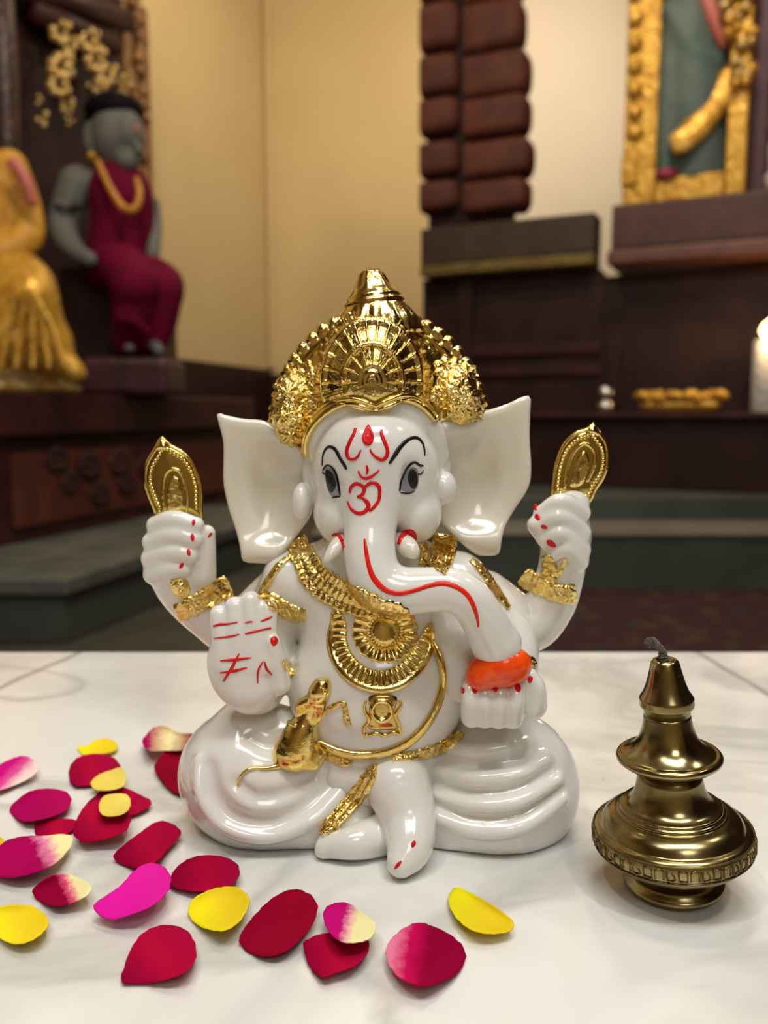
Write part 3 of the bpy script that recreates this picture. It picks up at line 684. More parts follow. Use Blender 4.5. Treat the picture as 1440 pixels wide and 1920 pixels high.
# pale dangling drop
# gold robed seated figure at the left edge
Yg = 3.62
def G(px, py, r, dy=0.0): p = P(px, py, Yg + dy); return (p.x, p.y, p.z, r * pxm(p))
gs = thing('seated_gold_figure', G(20, 735, 1)[:3], 'gold robed seated figure on gold base cut by the left edge', 'statue')
lo, hi = box_of(-300, 100, 200, 736, Yg, 0.5); Fd = Field(lo, hi, 0.012)
Fd.chain([G(-30, 470, 75), G(-30, 380, 70), G(-55, 300, 48), G(-80, 255, 26)], 0.03)
Fd.ell(G(-88, 200, 1)[:3], (0.11, 0.12, 0.15), 0.03)
Fd.chain([G(-88, 190, 6, -0.115), G(-88, 215, 10, -0.125)], 0.012)
Fd.ell(G(-88, 245, 1, -0.08)[:3], (0.05, 0.05, 0.035), 0.02)
for x in (-107, -69): Fd.ell(G(x, 192, 1, -0.125)[:3], (0.028, 0.03, 0.018), 0.01, 'sub')
for x in (-139, -37): Fd.ell(G(x, 205, 1, 0)[:3], (0.02, 0.03, 0.05), 0.01)
Fd.chain([G(18, 315, 34), G(45, 380, 30), G(52, 440, 30, -0.05), G(20, 470, 26, -0.14), G(-30, 480, 24, -0.2)], 0.02)
Fd.chain([G(-100, 315, 34), G(-125, 400, 30), G(-100, 470, 28, -0.1), G(-50, 485, 24, -0.2)], 0.02)
field_obj('torso', Fd, M['yellow_cloth'], gs)
Fd = Field(lo, hi, 0.012); Fd.ell(G(-88, 172, 1, 0.03)[:3], (0.125, 0.125, 0.11), 0.02); field_obj('head_cloth', Fd, M['bg_gold'], gs)
Fd = Field(lo, hi, 0.012)
Fd.chain([G(-30, 500, 70), G(45, 530, 52, -0.15), G(62, 560, 46, -0.22)], 0.03)
Fd.chain([G(60, 560, 42, -0.22), G(72, 610, 48, -0.2), G(82, 645, 54, -0.18)], 0.03)
Fd.chain([G(-60, 540, 60, -0.15), G(-60, 620, 60, -0.2), G(-50, 650, 58, -0.18)], 0.03)
Fd.chain([G(20, 560, 45, -0.2), G(20, 640, 50, -0.22), G(20, 655, 48, -0.2)], 0.03)
Fd.chain([G(110, 660, 24, -0.2), G(130, 690, 24, -0.2), G(145, 700, 18, -0.2)], 0.02)
for x0, x1 in ((30, 0), (42, 30), (52, 62), (60, 92), (66, 122)):
    Fd.chain([G(x0, 545, 5, -0.36), G((x0 + x1) / 2 + 4, 610, 6, -0.36), G(x1, 690, 7, -0.38)], 0.02)
field_obj('robe', Fd, M['bg_gold'], gs)
mb = MB(); S = spline3([G(22, 300, 12, -0.13), G(48, 340, 13, -0.13), G(62, 385, 9, -0.12)], 14); mb.tube(S[:, :3], S[:, 3], 10); mb.build('sleeve_edge', M['pink'], gs)
mb = MB(); bz = P(60, 735, Yg - 0.2)
mb.lathe([(0.50, 0), (0.52, 0.03), (0.47, 0.05), (0.50, 0.075), (0.49, 0.10)], (G(-50, 735, 1)[0], Yg + 0.02, zp), 48, mod=lambda i, ph: 0.84 + 0.02 * math.cos(22 * ph)); mb.build('lotus_base', M['bg_gold_pale'], gs)
# grey skinned figure in maroon
Yd = 4.3
def D(px, py, r, dy=0.0): p = P(px, py, Yd + dy); return (p.x, p.y, p.z, r * pxm(p))
ds = thing('seated_maroon_figure', D(260, 735, 1)[:3], 'grey skinned seated figure in maroon dress with black hair and yellow necklace', 'statue')
lo, hi = box_of(60, 160, 420, 740, Yd, 0.55)
Fd = Field(lo, hi, 0.011)
Fd.chain([D(220, 330, 30), D(224, 420, 34), D(235, 495, 34), D(250, 535, 26, -0.3), D(247, 600, 20, -0.28), D(236, 645, 14, -0.24)], 0.01)
Fd.chain([D(235, 495, 28), D(300, 535, 22, -0.15), D(298, 600, 16, -0.2), D(288, 648, 12, -0.22)], 0.01)
Fd.chain([D(150, 350, 26, -0.02), D(220, 350, 30), D(278, 380, 16, 0.04)], 0.01)
Fd.ell(D(222, 258, 1)[:3], np.array([50, 50, 64]) * pxm(D(222, 262, 1)[:3]), 0.01)
Fd.ell(D(245, 250, 1, -0.06)[:3], np.array([18, 30, 36]) * pxm(D(222, 262, 1)[:3]), 0.03)
Fd.chain([D(252, 262, 5, -0.15), D(262, 284, 8, -0.15)], 0.012)
Fd.ell(D(238, 303, 1, -0.1)[:3], np.array([22, 20, 20]) * pxm(D(222, 262, 1)[:3]), 0.02)
Fd.ell(D(169, 258, 1, -0.05)[:3], np.array([14, 9, 32]) * pxm(D(222, 262, 1)[:3]), 0.01)
Fd.chain([D(220, 300, 26), D(215, 345, 30)], 0.02)
Fd.chain([D(145, 345, 34, -0.02), D(122, 400, 28, -0.05), D(120, 440, 26, -0.1), D(142, 472, 20, -0.2), D(168, 487, 15, -0.28)], 0.012)
Fd.chain([D(282, 385, 18, 0.05), D(288, 430, 15, 0.02), D(286, 480, 13, -0.08)], 0.012)
for (x, y) in ((235, 650), (290, 655)): Fd.chain([D(x - 5, y - 10, 14, -0.2), D(x + 8, y + 2, 11, -0.32)], 0.01)
for (x, y) in ((240, 248), (258, 256)): Fd.ell(D(x, y, 1, -0.18)[:3], np.array([10, 10, 6]) * pxm(D(222, 262, 1)[:3]), 0.01, 'sub')
field_obj('body', Fd, M['skin_grey'], ds)
Fd = Field(lo, hi, 0.011)
Fd.chain([D(225, 480, 62), D(230, 420, 58, -0.02), D(226, 365, 58, -0.02), D(218, 338, 36)], 0.02)
Fd.chain([D(195, 500, 42, -0.05), D(230, 505, 46, -0.2), D(252, 535, 44, -0.34)], 0.02)
Fd.chain([D(240, 500, 42, 0), D(300, 530, 40, -0.1), D(305, 545, 38, -0.2)], 0.02)
Fd.chain([D(250, 545, 42, -0.34), D(248, 600, 36, -0.3), D(240, 640, 30, -0.26)], 0.02)
Fd.chain([D(302, 550, 40, -0.2), D(300, 600, 32, -0.2), D(288, 645, 24, -0.2)], 0.02)
for k in range(5): Fd.chain([D(215 + 10 * k, 575, 3, -0.47), D(225 + 12 * k, 600 + 4 * k, 4, -0.46), D(235 + 14 * k, 590 + 8 * k, 3, -0.44)], 0.015)
field_obj('dress', Fd, M['maroon'], ds)
Fd = Field(lo, hi, 0.011)
Fd.ell(D(215, 210, 1, 0.02)[:3], np.array([55, 56, 32]) * pxm(D(222, 262, 1)[:3]), 0.01)
Fd.ell(D(182, 250, 1, 0.1)[:3], np.array([26, 30, 50]) * pxm(D(222, 262, 1)[:3]), 0.02)
field_obj('hair', Fd, M['hair'], ds)
mb = MB(); S = spline3([D(182, 300, 5, -0.22), D(205, 350, 6, -0.26), D(230, 388, 7, -0.28), D(252, 392, 7, -0.28), D(262, 365, 6, -0.26), D(256, 335, 5, -0.22)], 30); mb.tube(S[:, :3], S[:, 3] * 1.1, 10); mb.build('necklace', mat('amber_beads', (0.55, 0.24, 0.02), 0.45, color2=(0.45, 0.18, 0.015), nscale=20), ds)
mb = MB(); mb.ball(D(172, 292, 1, -0.1)[:3], 0.022); mb.build('earring', M['bg_gold'], ds)
mb = MB(); mb.ball(D(256, 240, 1, -0.195)[:3], (0.014, 0.008, 0.014)); mb.build('forehead_mark', M['pink'], ds)
mb = MB(); S = spline3([D(97, 383, 3, -0.05), D(110, 388, 3, -0.14), D(128, 390, 3, -0.14), D(150, 386, 3, -0.06)], 12); mb.tube(S[:, :3], S[:, 3] * 1.3, 8); mb.build('armlet', M['wood'], ds)
mb = MB(); a = D(180, 735, 1); mb.box((D(118, 600, 1)[0], Yd - 0.02, zp), (D(300, 600, 1)[0], Yd + 0.35, D(200, 500, 1)[2])); mb.build('seat', M['wood'], ds, False, 0.02)
mb = MB(); mb.box((D(205, 700, 1)[0], Yd - 0.42, zp), (D(352, 700, 1)[0], Yd - 0.025, D(250, 672, 1, -0.3)[2])); mb.build('footrest', mat('dark_plum_lacquer', (0.06, 0.012, 0.022), 0.5, color2=(0.035, 0.008, 0.013), nscale=9, bump=0.4, bscale=18, bdist=0.02), ds, False, 0.03)
# ------------------------------------------------------------------ the white elephant headed statue
Y0 = 0.375
def S_(px, py, d, r=1.0):         # picture point, depth behind the statue's middle plane in mm, radius in pixels
    p = P(px, py, Y0 + d * 0.001); return (p.x, p.y, p.z, r * pxm(p))
def S3(px, py, d): return S_(px, py, d)[:3]
def E3(px, py, d, rx, ry, rd):    # centre and radii (pixels across, pixels up, mm deep)
    p = S_(px, py, d); k = pxm(p[:3]); return p[:3], (rx * k, rd * 0.001, ry * k)
base = PZ(705, 1600, TZ)
st = thing('elephant_headed_statue', (base.x, Y0, TZ), 'glossy white seated elephant headed statue with gold crown and red painted marks', 'statue')

lo, hi = (S3(250, 1300, 0)[0], 0.305, TZ - 0.003), (S3(1130, 1300, 0)[0], 0.435, S3(700, 730, 0)[2])
W = Field(lo, hi, 0.0008)
c = lambda *rows, k=3, n=None, op='add': W.chain([S_(*r) for r in rows], k * 0.001, op, n)
def el(px, py, d, rx, ry, rd, k=4, op='add', rot=None):
    a, r = E3(px, py, d, rx, ry, rd); W.ell(a, r, k * 0.001, op, rot)
RY = lambda deg: Matrix.Rotation(math.radians(deg), 4, 'Y')
# trunk of the body
el(708, 1290, 9, 168, 150, 33)
el(700, 1140, 14, 150, 125, 25, 8)
el(706, 1420, 12, 150, 90, 30, 6)
c((560, 1090, 14, 62), (700, 1070, 14, 75), (850, 1092, 14, 60), k=8)
# arms at the front: left of picture (raised palm)
c((545, 1085, 12, 52), (512, 1160, 14, 46), (505, 1240, 10, 45), (490, 1290, -2, 44), (470, 1295, -8, 44), k=4)
# upper sleeve of the other arm
c((862, 1095, 10, 56), (924, 1152, 6, 40), (966, 1212, 2, 42), (958, 1285, -8, 44), (935, 1310, -16, 48), k=4)
c((838, 1120, 2, 44), (858, 1195, -5, 47), (872, 1275, -10, 44), k=1.6)
# raised arms behind
c((530, 1120, 26, 60), (450, 1178, 27, 52), (395, 1150, 24, 49), (350, 1100, 20, 54), (330, 1055, 18, 57), k=3)
c((905, 1130, 26, 62), (985, 1172, 26, 52), (1030, 1135, 24, 46), (1050, 1080, 20, 44), (1062, 1010, 18, 44), k=3)
# fist at left
el(330, 1045, 17, 60, 68, 10, 3)
for i, (pts) in enumerate((((292, 985, 10), (325, 974, 6), (368, 984, 5)), ((284, 1016, 10), (325, 1002, 5), (366, 1011, 4)), ((282, 1047, 10), (325, 1034, 5), (358, 1040, 4)), ((286, 1077, 10), (322, 1066, 6), (346, 1066, 5)))):
    c(*[(x, y, d, 18 if j < 2 else 15) for j, (x, y, d) in enumerate(pts)], k=2.6)
c((378, 1075, 12, 28), (385, 1030, 10, 20), (388, 1000, 9, 16), k=2)
# fist at right
el(1060, 998, 17, 46, 72, 10, 3)
el(1070, 940, 16, 36, 26, 9, 2)
for pts in (((1012, 962, 8), (1052, 940, 5), (1092, 962, 10)), ((1008, 984, 6), (1050, 968, 4), (1092, 998, 10)), ((1020, 1012, 6), (1052, 999, 4), (1092, 1032, 10)), ((1034, 1042, 7), (1062, 1028, 5), (1088, 1054, 10))):
    c(*[(x, y, d, 16 if j else 13) for j, (x, y, d) in enumerate(pts)], k=2.6)
c((1030, 1010, 9, 22), (1003, 985, 8, 16), k=2)
# raised palm
el(458, 1245, -14, 70, 86, 6.5, 2)
el(470, 1290, -12, 55, 42, 7.5, 3)
for (x0, x1, yt, r) in ((411, 424, 1153, 20), (440, 447, 1137, 20), (470, 474, 1127, 20.5), (502, 500, 1142, 19)):
    c((x0, yt, -12.5, r - 1), ((x0 + x1) / 2, yt + 45, -14.5, r), (x1, 1245, -15, r + 2), k=2.2)
c((524, 1282, -13, 22), (518, 1235, -16, 17), (512, 1203, -17.5, 14), k=1.2)
el(448, 1238, -22.2, 26, 34, 1.6, 2, 'sub')
# cupped palm with curled fingers
el(938, 1300, -18, 78, 52, 9, 3)
for x, xb, r in ((882, 884, 19), (908, 908, 20), (938, 934, 21), (970, 960, 21)):
    c((x, 1286, -25, r * 0.8), (x + (xb - x) * 0.5, 1312, -27.5, r), (xb, 1345, -24, r + 1), k=0.7)
c((1000, 1322, -20, 26), (1003, 1290, -22, 20), (994, 1268, -22, 15), k=2)
# head, cheeks and temple lobes
el(706, 885, 12, 140, 120, 24, 4)
el(706, 880, -4, 118, 112, 23, 4)
el(700, 845, -9, 88, 70, 19, 6)
el(634, 962, -3, 46, 56, 17, 4)
el(780, 962, -3, 48, 56, 17, 4)
c((590, 840, -2, 18), (600, 800, -6, 20), (640, 772, -9, 22), (706, 762, -10, 22), (770, 772, -9, 22), (808, 805, -6, 22), (824, 850, 2, 18), k=4)
el(566, 940, 1, 18, 36, 7, 2)
el(832, 914, -2, 24, 32, 7, 2)
# neck
c((700, 1000, 10, 85), (700, 1060, 12, 95), k=6)
# eye hollows
el(624, 898, -24.5, 17, 32, 4.2, 2.5, 'sub', RY(-16))
el(772, 894, -24.5, 22, 34, 4.2, 2.5, 'sub', RY(16))
# the swinging trunk
c((700, 880, -12, 70), (697, 940, -16, 57), (694, 990, -20, 50), (693, 1030, -24, 49), (700, 1070, -27, 50), (722, 1098, -29, 49), (755, 1108, -30.5, 46), (800, 1106, -31.5, 43), (842, 1106, -32, 42), (878, 1122, -32, 42), (904, 1158, -30, 42), (920, 1188, -27, 45), (930, 1206, -25, 48), k=2.5, n=96)
# feet under the cloth
fz = TZ + 0.0009
def Gd(px, py, r): 
    p = PZ(px, py, TZ + 0.006); q = r * pxm(p); p = PZ(px, py, fz + q); return (p.x, p.y, p.z, q)
W.chain([S_(745, 1470, -14, 62), S_(765, 1530, -22, 52), Gd(768, 1585, 42), Gd(752, 1618, 27)], 0.003)
W.chain([S_(735, 1560, -12, 42), Gd(670, 1578, 32), Gd(612, 1588, 20)], 0.003)
W.chain([Gd(625, 1575, 26), Gd(604, 1594, 14)], 0.002)
W.clip_below(TZ + 0.0006)
V, Q = W.mesh(1)
body = mesh_obj('body', V, Q, M['white'], st)
BODY_T = BVHTree.FromPolygons(V.tolist(), Q.tolist())

# draped cloth over the crossed legs
lo2 = (S3(325, 1400, 5)[0], 0.325, TZ - 0.003); hi2 = (S3(1100, 1400, 5)[0], 0.435, S3(700, 1290, 0)[2])
W = Field(lo2, hi2, 0.0008)
el(478, 1456, 6, 136, 128, 31)
el(470, 1440, 10, 128, 110, 32, 6)
c((500, 1480, 2, 110), (590, 1510, -2, 82), (665, 1535, -4, 58), k=6)
c((460, 1370, 6, 60), (540, 1380, 4, 50), (610, 1440, -2, 46), k=5)
el(938, 1480, 6, 146, 134, 31)
el(930, 1440, 9, 140, 112, 31, 6)
c((930, 1490, 2, 115), (850, 1520, -2, 80), (800, 1545, -2, 55), k=6)
c((660, 1470, 4, 60), (720, 1460, 2, 56), (800, 1450, 4, 56), k=5)
rg = lambda pts, r=7, k=3.5: W.chain([surf_(W, x, y) + (r * 0.235e-3 * t,) for x, y, t in pts], k * 0.001, 'add', 30)
gv = lambda pts, r=6, k=4: W.chain([surf_(W, x, y) + (r * 0.235e-3 * t,) for x, y, t in pts], k * 0.001, 'sub', 30)
def surf_(Wf, px, py):
    """first point of the solid along the ray through a picture point"""
    d = np.array(ray(px, py)); o = np.array(CAM)
    for Y in np.arange(0.325, 0.43, 0.0004):
        p = o + d * (Y / d[1]); i = np.round((p - Wf.lo) / Wf.h).astype(int)
        if (i >= 0).all() and (i < Wf.n).all() and Wf.F[tuple(i)] < 0: return tuple(p)
    return tuple(o + d * (0.38 / d[1]))
# folds at left: curves sweeping round the knee
rg([(372, 1425, 0.4), (378, 1490, 1), (420, 1548, 1.2), (500, 1568, 1.2), (580, 1540, 1.1), (640, 1480, 0.8), (662, 1440, 0.3)], 11, 5)
gv([(392, 1440, 0.4), (402, 1490, 1), (440, 1530, 1), (510, 1540, 1), (580, 1505, 0.9), (630, 1455, 0.4)], 9, 7)
gv([(445, 1470, 0.4), (480, 1495, 1), (530, 1490, 1), (590, 1455, 0.4)], 7, 6)
gv([(470, 1385, 0.5), (500, 1400, 1), (540, 1395, 0.6)], 6, 6)
# folds at right: arcs fanning from the groin
for pts in ([(828, 1420, .5), (880, 1432, 1), (960, 1425, 1), (1010, 1402, .4)], [(812, 1470, .5), (880, 1486, 1), (965, 1478, 1), (1040, 1440, .4)], [(806, 1502, .5), (880, 1528, 1), (970, 1525, 1), (1050, 1480, .4)]):
    gv(pts, 8, 6)
for pts in ([(840, 1400, .5), (890, 1408, 1), (950, 1398, .5)], [(822, 1446, .5), (890, 1460, 1), (970, 1452, 1), (1025, 1425, .4)], [(812, 1488, .5), (880, 1510, 1), (970, 1504, 1), (1048, 1462, .4)], [(815, 1530, .5), (890, 1560, 1), (980, 1552, 1), (1058, 1500, .4)]):
    rg(pts, 8, 5)
W.clip_below(TZ + 0.0006)
V2, Q2 = W.mesh(1)
cloth = mesh_obj('draped_trousers', V2, Q2, M['white'], st)
nV = len(V)
ALL_T = BVHTree.FromPolygons(np.vstack([V, V2]).tolist(), np.vstack([Q, Q2 + nV]).tolist())

# ------------------------------------------------------------------ relief and painted marks that follow a surface
def grid_hits(pix, tree, smooth=2):
    """pix: (nu,nv,2) picture points -> surface points and directions"""
    nu, nv = pix.shape[:2]; T = np.full((nu, nv), np.nan); N = np.zeros((nu, nv, 3)); D = np.zeros((nu, nv, 3))
    for i in range(nu):
        for j in range(nv):
            d = ray(*pix[i, j]).normalized(); D[i, j] = d
            h = tree.ray_cast(CAM, d)
            if h[0] is not None:
                T[i, j] = h[3]; n = h[1]
                if n.dot(d) > 0: n = -n
                N[i, j] = n
    bad = np.isnan(T)
    if bad.all(): T[:] = 0.37
    else:
        good = np.argwhere(~bad)
        for i, j in np.argwhere(bad):
            g = good[np.argmin(((good - (i, j)) ** 2).sum(1))]; T[i, j] = T[tuple(g)]; N[i, j] = N[tuple(g)]
    for _ in range(smooth):
        for ax in (0, 1):
            if T.shape[ax] < 3: continue
            for A in (T, N):
                p = np.concatenate([np.take(A, [0], ax), A, np.take(A, [-1], ax)], ax)
                n = A.shape[ax]
                A[:] = 0.25 * np.take(p, range(0, n), ax) + 0.5 * np.take(p, range(1, n + 1), ax) + 0.25 * np.take(p, range(2, n + 2), ax)
    O = N * 0.55 - D * 0.45; O /= np.linalg.norm(O, axis=2, keepdims=True) + 1e-9
    return np.array(CAM) + D * T[..., None], O
def relief(pix, H, tree, closed_u=False, smooth=2):
    """H in mm above the surface; returns verts, faces"""
    p, O = grid_hits(pix, tree, smooth); Vv = p + O * (H[..., None] * 0.001)
    nu, nv = H.shape; f = []
    for i in range(nu - (0 if closed_u else 1)):
        a = i * nv; b = ((i + 1) % nu) * nv
        for j in range(nv - 1): f.append((a + j, a + j + 1, b + j + 1, b + j))
    return Vv.reshape(-1, 3), f
def strip(pts, tree, prof, nu=60, nv=9, smooth=2, rag=0.0):
    """pts rows (px, py, width px); prof(u, v): height in mm, u along in 0..1, v across in -1..1, s length in px"""
    C = spline(pts, nu); t = np.gradient(C[:, :2], axis=0); t /= np.linalg.norm(t, axis=1)[:, None] + 1e-9
    nrm = np.stack([-t[:, 1], t[:, 0]], 1); v = np.linspace(-1, 1, nv)
    s = np.r_[0, np.cumsum(np.linalg.norm(np.diff(C[:, :2], axis=0), axis=1))]
    wv = np.array([[vj * (1 + rag * abs(vj) ** 2 * (noise.noise(Vector((si * 0.13, 4.0 * math.copysign(1, vj), 1.7))) + 0.6 * noise.noise(Vector((si * 0.4, 4.0 * math.copysign(1, vj), 7.7))))) for vj in v] for si in s])
    pix = C[:, None, :2] + nrm[:, None, :] * (wv[..., None] * C[:, 2][:, None, None] * 0.5)
    H = np.array([[prof(si / s[-1], vj, si) for vj in v] for si in s], float)
    H[:, 0] = H[:, -1] = -0.5; H[0] = H[-1] = -0.5
    return relief(pix, H, tree, smooth=smooth)
def orient(o):
    """face the open relief towards the viewer's side"""
    me = o.data; off = parent_loc(o.parent) if o.parent else Vector()
    s = sum((p.normal.dot((p.center + off) - CAM)) * p.area for p in me.polygons)
    if s > 0: me.flip_normals()
    return o
def strip_obj(name, pts, m, prof, tree=None, parent=None, nu=60, nv=9, smooth=2):
    v, f = strip(pts, tree or ALL_T, prof, nu, nv, smooth, 0.2 if m is M['leaf'] else 0.0); return orient(mesh_obj(name, v, f, m, parent or st))
paint = lambda h: (lambda u, v, s: h * (1 - v * v) + 0.12)
def strokes(name, lines, m, h=0.28, tree=None, parent=None, nu=26, nv=5):
    mb = MB()
    for L in lines: v, f = strip([(q[0], q[1], q[2] * 1.4 + 0.5) for q in L], tree or ALL_T, paint(h), nu, nv, 1); mb.add(v, f)
    return orient(mesh_obj(name, mb.v, mb.f, m, parent or st))
def patch(name, outline, m, hfun, tree=None, parent=None, n=40, rings=7, smooth=1, edge=-0.4):
    o = closed_spline(outline, n); cc_ = o.mean(0); ss = np.linspace(0.02, 1, rings)
    pix = cc_ + (o[:, None, :] - cc_) * ss[None, :, None]
    H = np.array([[hfun(s) for s in ss]] * n); H[:, -1] = edge
    v, f = relief(pix, H, tree or ALL_T, True, smooth)
    f.append(tuple(i * rings for i in range(n)))
    return orient(mesh_obj(name, v, f, m, parent or st))

# eyes
for side, (ow, lid, iris, pup) in enumerate((
    (((607, 880), (614, 872), (624, 878), (632, 898), (638, 930), (622, 932), (612, 915)), ((604, 884, 1.5), (612, 873, 3.5), (623, 877, 4), (632, 897, 4.5), (638, 931, 3)), ((610, 883), (618, 880), (628, 893), (631, 915), (622, 925), (613, 912)), ((613, 890), (620, 889), (625, 901), (622, 912), (615, 905))),
    (((750, 922), (752, 900), (764, 880), (776, 872), (786, 882), (786, 910), (776, 924)), ((749, 923, 2.5), (752, 902, 3), (762, 880, 4), (776, 867, 4.5), (788, 873, 4), (796, 872, 2.5)), ((764, 905), (764, 888), (772, 878), (782, 886), (783, 908), (774, 919)), ((768, 900), (771, 885), (777, 886), (778, 900), (773, 909))))):
    ey = patch('eye', ow, M['grey_eye'], lambda s: 0.35 * (1 - s * s) + 0.1, n=30)
    patch('iris', iris, M['dark_eye'], lambda s: 0.3 * (1 - s * s) + 0.45, n=26, edge=0.1, parent=ey)
    patch('pupil', pup, M['black'], lambda s: 0.2 * (1 - s * s) + 0.72, n=20, rings=5, edge=0.3, parent=ey)
    strokes('eyelid', [lid], M['black'], 0.5, parent=ey)
    low = [(622, 933, 1.5), (630, 932, 3), (638, 931, 2)] if side == 0 else [(750, 923, 2), (765, 925, 3), (778, 921, 1.5)]
    lash = [(604, 886, 1.2), (610, 889, 2.2), (614, 886, 2)] if side == 0 else [(783, 889, 3), (790, 888, 2.5), (794, 882, 1.2)]
    strokes('eyelash', [low, lash], M['black'], 0.45, parent=ey)
strokes('eyebrow', [[(604, 875, 1.5), (606, 852, 3), (615, 838, 5), (628, 842, 6.5), (637, 858, 6.5), (646, 873, 6), (650, 882, 4)]], M['black'], 0.3, nu=40)
strokes('eyebrow', [[(729, 871, 4), (740, 854, 8), (752, 836, 8.5), (768, 823, 6.5), (782, 821, 6), (792, 830, 4), (796, 845, 3), (796, 857, 1.5)]], M['black'], 0.3, nu=40)
# forehead marks
tri = strokes('trident_mark', [[(667, 801, 5), (664, 812, 6), (656, 828, 6.5), (650, 846, 6.5), (654, 859, 6.5), (664, 861, 5), (672, 854, 4), (677, 842, 2)],
                               [(716, 804, 3), (715, 813, 6), (720, 826, 7), (726, 842, 6.5), (725, 855, 7), (716, 862, 7.5), (704, 856, 5), (696, 848, 3.5), (694, 840, 2)]], M['red'], 0.45, nu=36)
patch('drop_mark', [(691, 795), (698, 806), (702, 820), (698, 833), (689, 837), (681, 832), (678, 820), (683, 805)], M['red'], lambda s: 0.5 if s < 0.6 else 0.75 - 0.3 * (s - 0.7) ** 2, parent=tri)
om = strokes('om_mark', [[(656, 926, 4), (658, 914, 6), (668, 907, 7), (678, 910, 7), (683, 918, 7), (678, 929, 7), (668, 932, 5)],
                         [(668, 931, 4), (680, 934, 6), (689, 943, 8.5), (690, 952, 8), (682, 961, 7.5), (669, 962, 6.5), (657, 952, 5), (651, 938, 3)],
                         [(680, 921, 4), (688, 910, 6), (700, 905, 7), (710, 912, 7), (712, 924, 6.5), (710, 938, 6), (702, 950, 6), (691, 960, 4)]], M['red'], 0.35, nu=34)
strokes('crescent_mark', [[(671, 881, 2), (676, 892, 4.5), (686, 897, 6), (699, 892, 5), (712, 881, 2)], [(687, 872, 3), (689, 882, 5), (687, 890, 3)]], M['red'], 0.35, parent=om)
strokes('trunk_stripe', [[(683, 1008, 3), (686, 1030, 7), (692, 1062, 9), (702, 1086, 11), (722, 1106, 10.5), (748, 1113, 8.5), (778, 1107, 8), (806, 1098, 8.5), (832, 1094, 9.5), (858, 1102, 9.5), (878, 1118, 9), (890, 1142, 8), (896, 1165, 5), (897, 1178, 2)]], M['trunk_red'], 0.3, nu=110)
# tusks
for pts, gum in ((((646, 1012, -14, 17), (632, 1026, -21, 16), (618, 1042, -25, 10), (611, 1050, -26, 6)), [(621, 1004, 3), (632, 1002, 5), (640, 1012, 6), (645, 1028, 4)]),
                 (((752, 1016, -14, 20), (764, 1026, -20, 20), (773, 1034, -23, 15), (777, 1040, -24, 9)), [(747, 1022, 5), (752, 1008, 8), (762, 998, 9), (772, 998, 10), (778, 1006, 8), (778, 1014, 4)])):
    Fd = Field(np.array([S_(*p)[:3] for p in pts]).min(0) - 0.009, np.array([S_(*p)[:3] for p in pts]).max(0) + 0.009, 0.0006)
    Fd.chain([S_(*p) for p in pts], 0.001, n=16); v, f = Fd.mesh(2)
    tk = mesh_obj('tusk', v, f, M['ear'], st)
    tt = BVHTree.FromPolygons(np.vstack([V, v]).tolist(), np.vstack([Q, f + nV]).tolist())
    strokes('gum_line', [gum], M['red'], 0.6, tree=tt, parent=tk)

# ears: dished plates with real thickness
def plate(name, outline, cen, m, front, thick, parent, n=90, rings=16, extra=None):
    o = closed_spline(outline, n); cen = np.array(cen, float); ss = np.linspace(0.03, 1, rings) ** 0.8
    vv = []; 
    for i in range(n):
        for s in ss:
            q = cen + (o[i] - cen) * s; vv.append(S3(q[0], q[1], front(q[0], q[1], s)))
    for i in range(n):
        for s in ss:
            q = cen + (o[i] - cen) * s * (1 - 0.012 * (s > 0.99)); e_ = max(0.0, 1 - ((s) ** 14)); 
            p = S3(q[0], q[1], front(q[0], q[1], s) + thick * (0.35 + 0.65 * e_)); vv.append(p)
    f = []; K = n * rings
    for i in range(n):
        a = i * rings; b = ((i + 1) % n) * rings
        for j in range(rings - 1):
            f.append((a + j, a + j + 1, b + j + 1, b + j)); f.append((K + a + j, K + b + j, K + b + j + 1, K + a + j + 1))
        f.append((a + rings - 1, K + a + rings - 1, K + b + rings - 1, b + rings - 1))
    f.append(tuple(i * rings for i in range(n))); f.append(tuple(K + i * rings for i in reversed(range(n))))
    oo = mesh_obj(name, vv, f, m, parent); fix_normals(oo); return oo, vv, f
earL = [(407, 777), (425, 779), (455, 785), (500, 791), (540, 822), (580, 862), (592, 900), (585, 960), (560, 1000), (528, 1040), (515, 1056), (485, 1056), (456, 1052), (451, 1030), (444, 1000), (428, 950), (419, 905), (419, 860), (418, 825)]
earR = [(991, 742), (994, 775), (993, 820), (996, 880), (990, 915), (965, 955), (948, 985), (941, 1010), (935, 1038), (915, 1042), (890, 1038), (850, 1005), (815, 965), (800, 910), (800, 850), (815, 800), (850, 778), (900, 772), (945, 760)]
gss = lambda x, y, cx, cy, rx, ry: math.exp(-((x - cx) / rx) ** 2 - ((y - cy) / ry) ** 2)
def fL(x, y, s):
    d = 9 + 11 * gss(x, y, 508, 915, 56, 92) - 8 * gss(x, y, 545, 822, 44, 30) - 5.0 * gss(x, y, 515, 1035, 64, 26) - 2.0 * gss(x, y, 575, 880, 22, 60)
    return d + 1.2 * max(0, (s - 0.9) / 0.1) ** 2
def fR(x, y, s):
    d = 9 + 11 * gss(x, y, 896, 900, 60, 96) - 8 * gss(x, y, 842, 805, 44, 32) - 5 * gss(x, y, 890, 1010, 66, 26) - 2.5 * gss(x, y, 826, 870, 22, 70)
    return d + 1.2 * max(0, (s - 0.9) / 0.1) ** 2
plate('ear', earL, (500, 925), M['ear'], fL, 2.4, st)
plate('ear', earR, (900, 905), M['ear'], fR, 2.4, st)

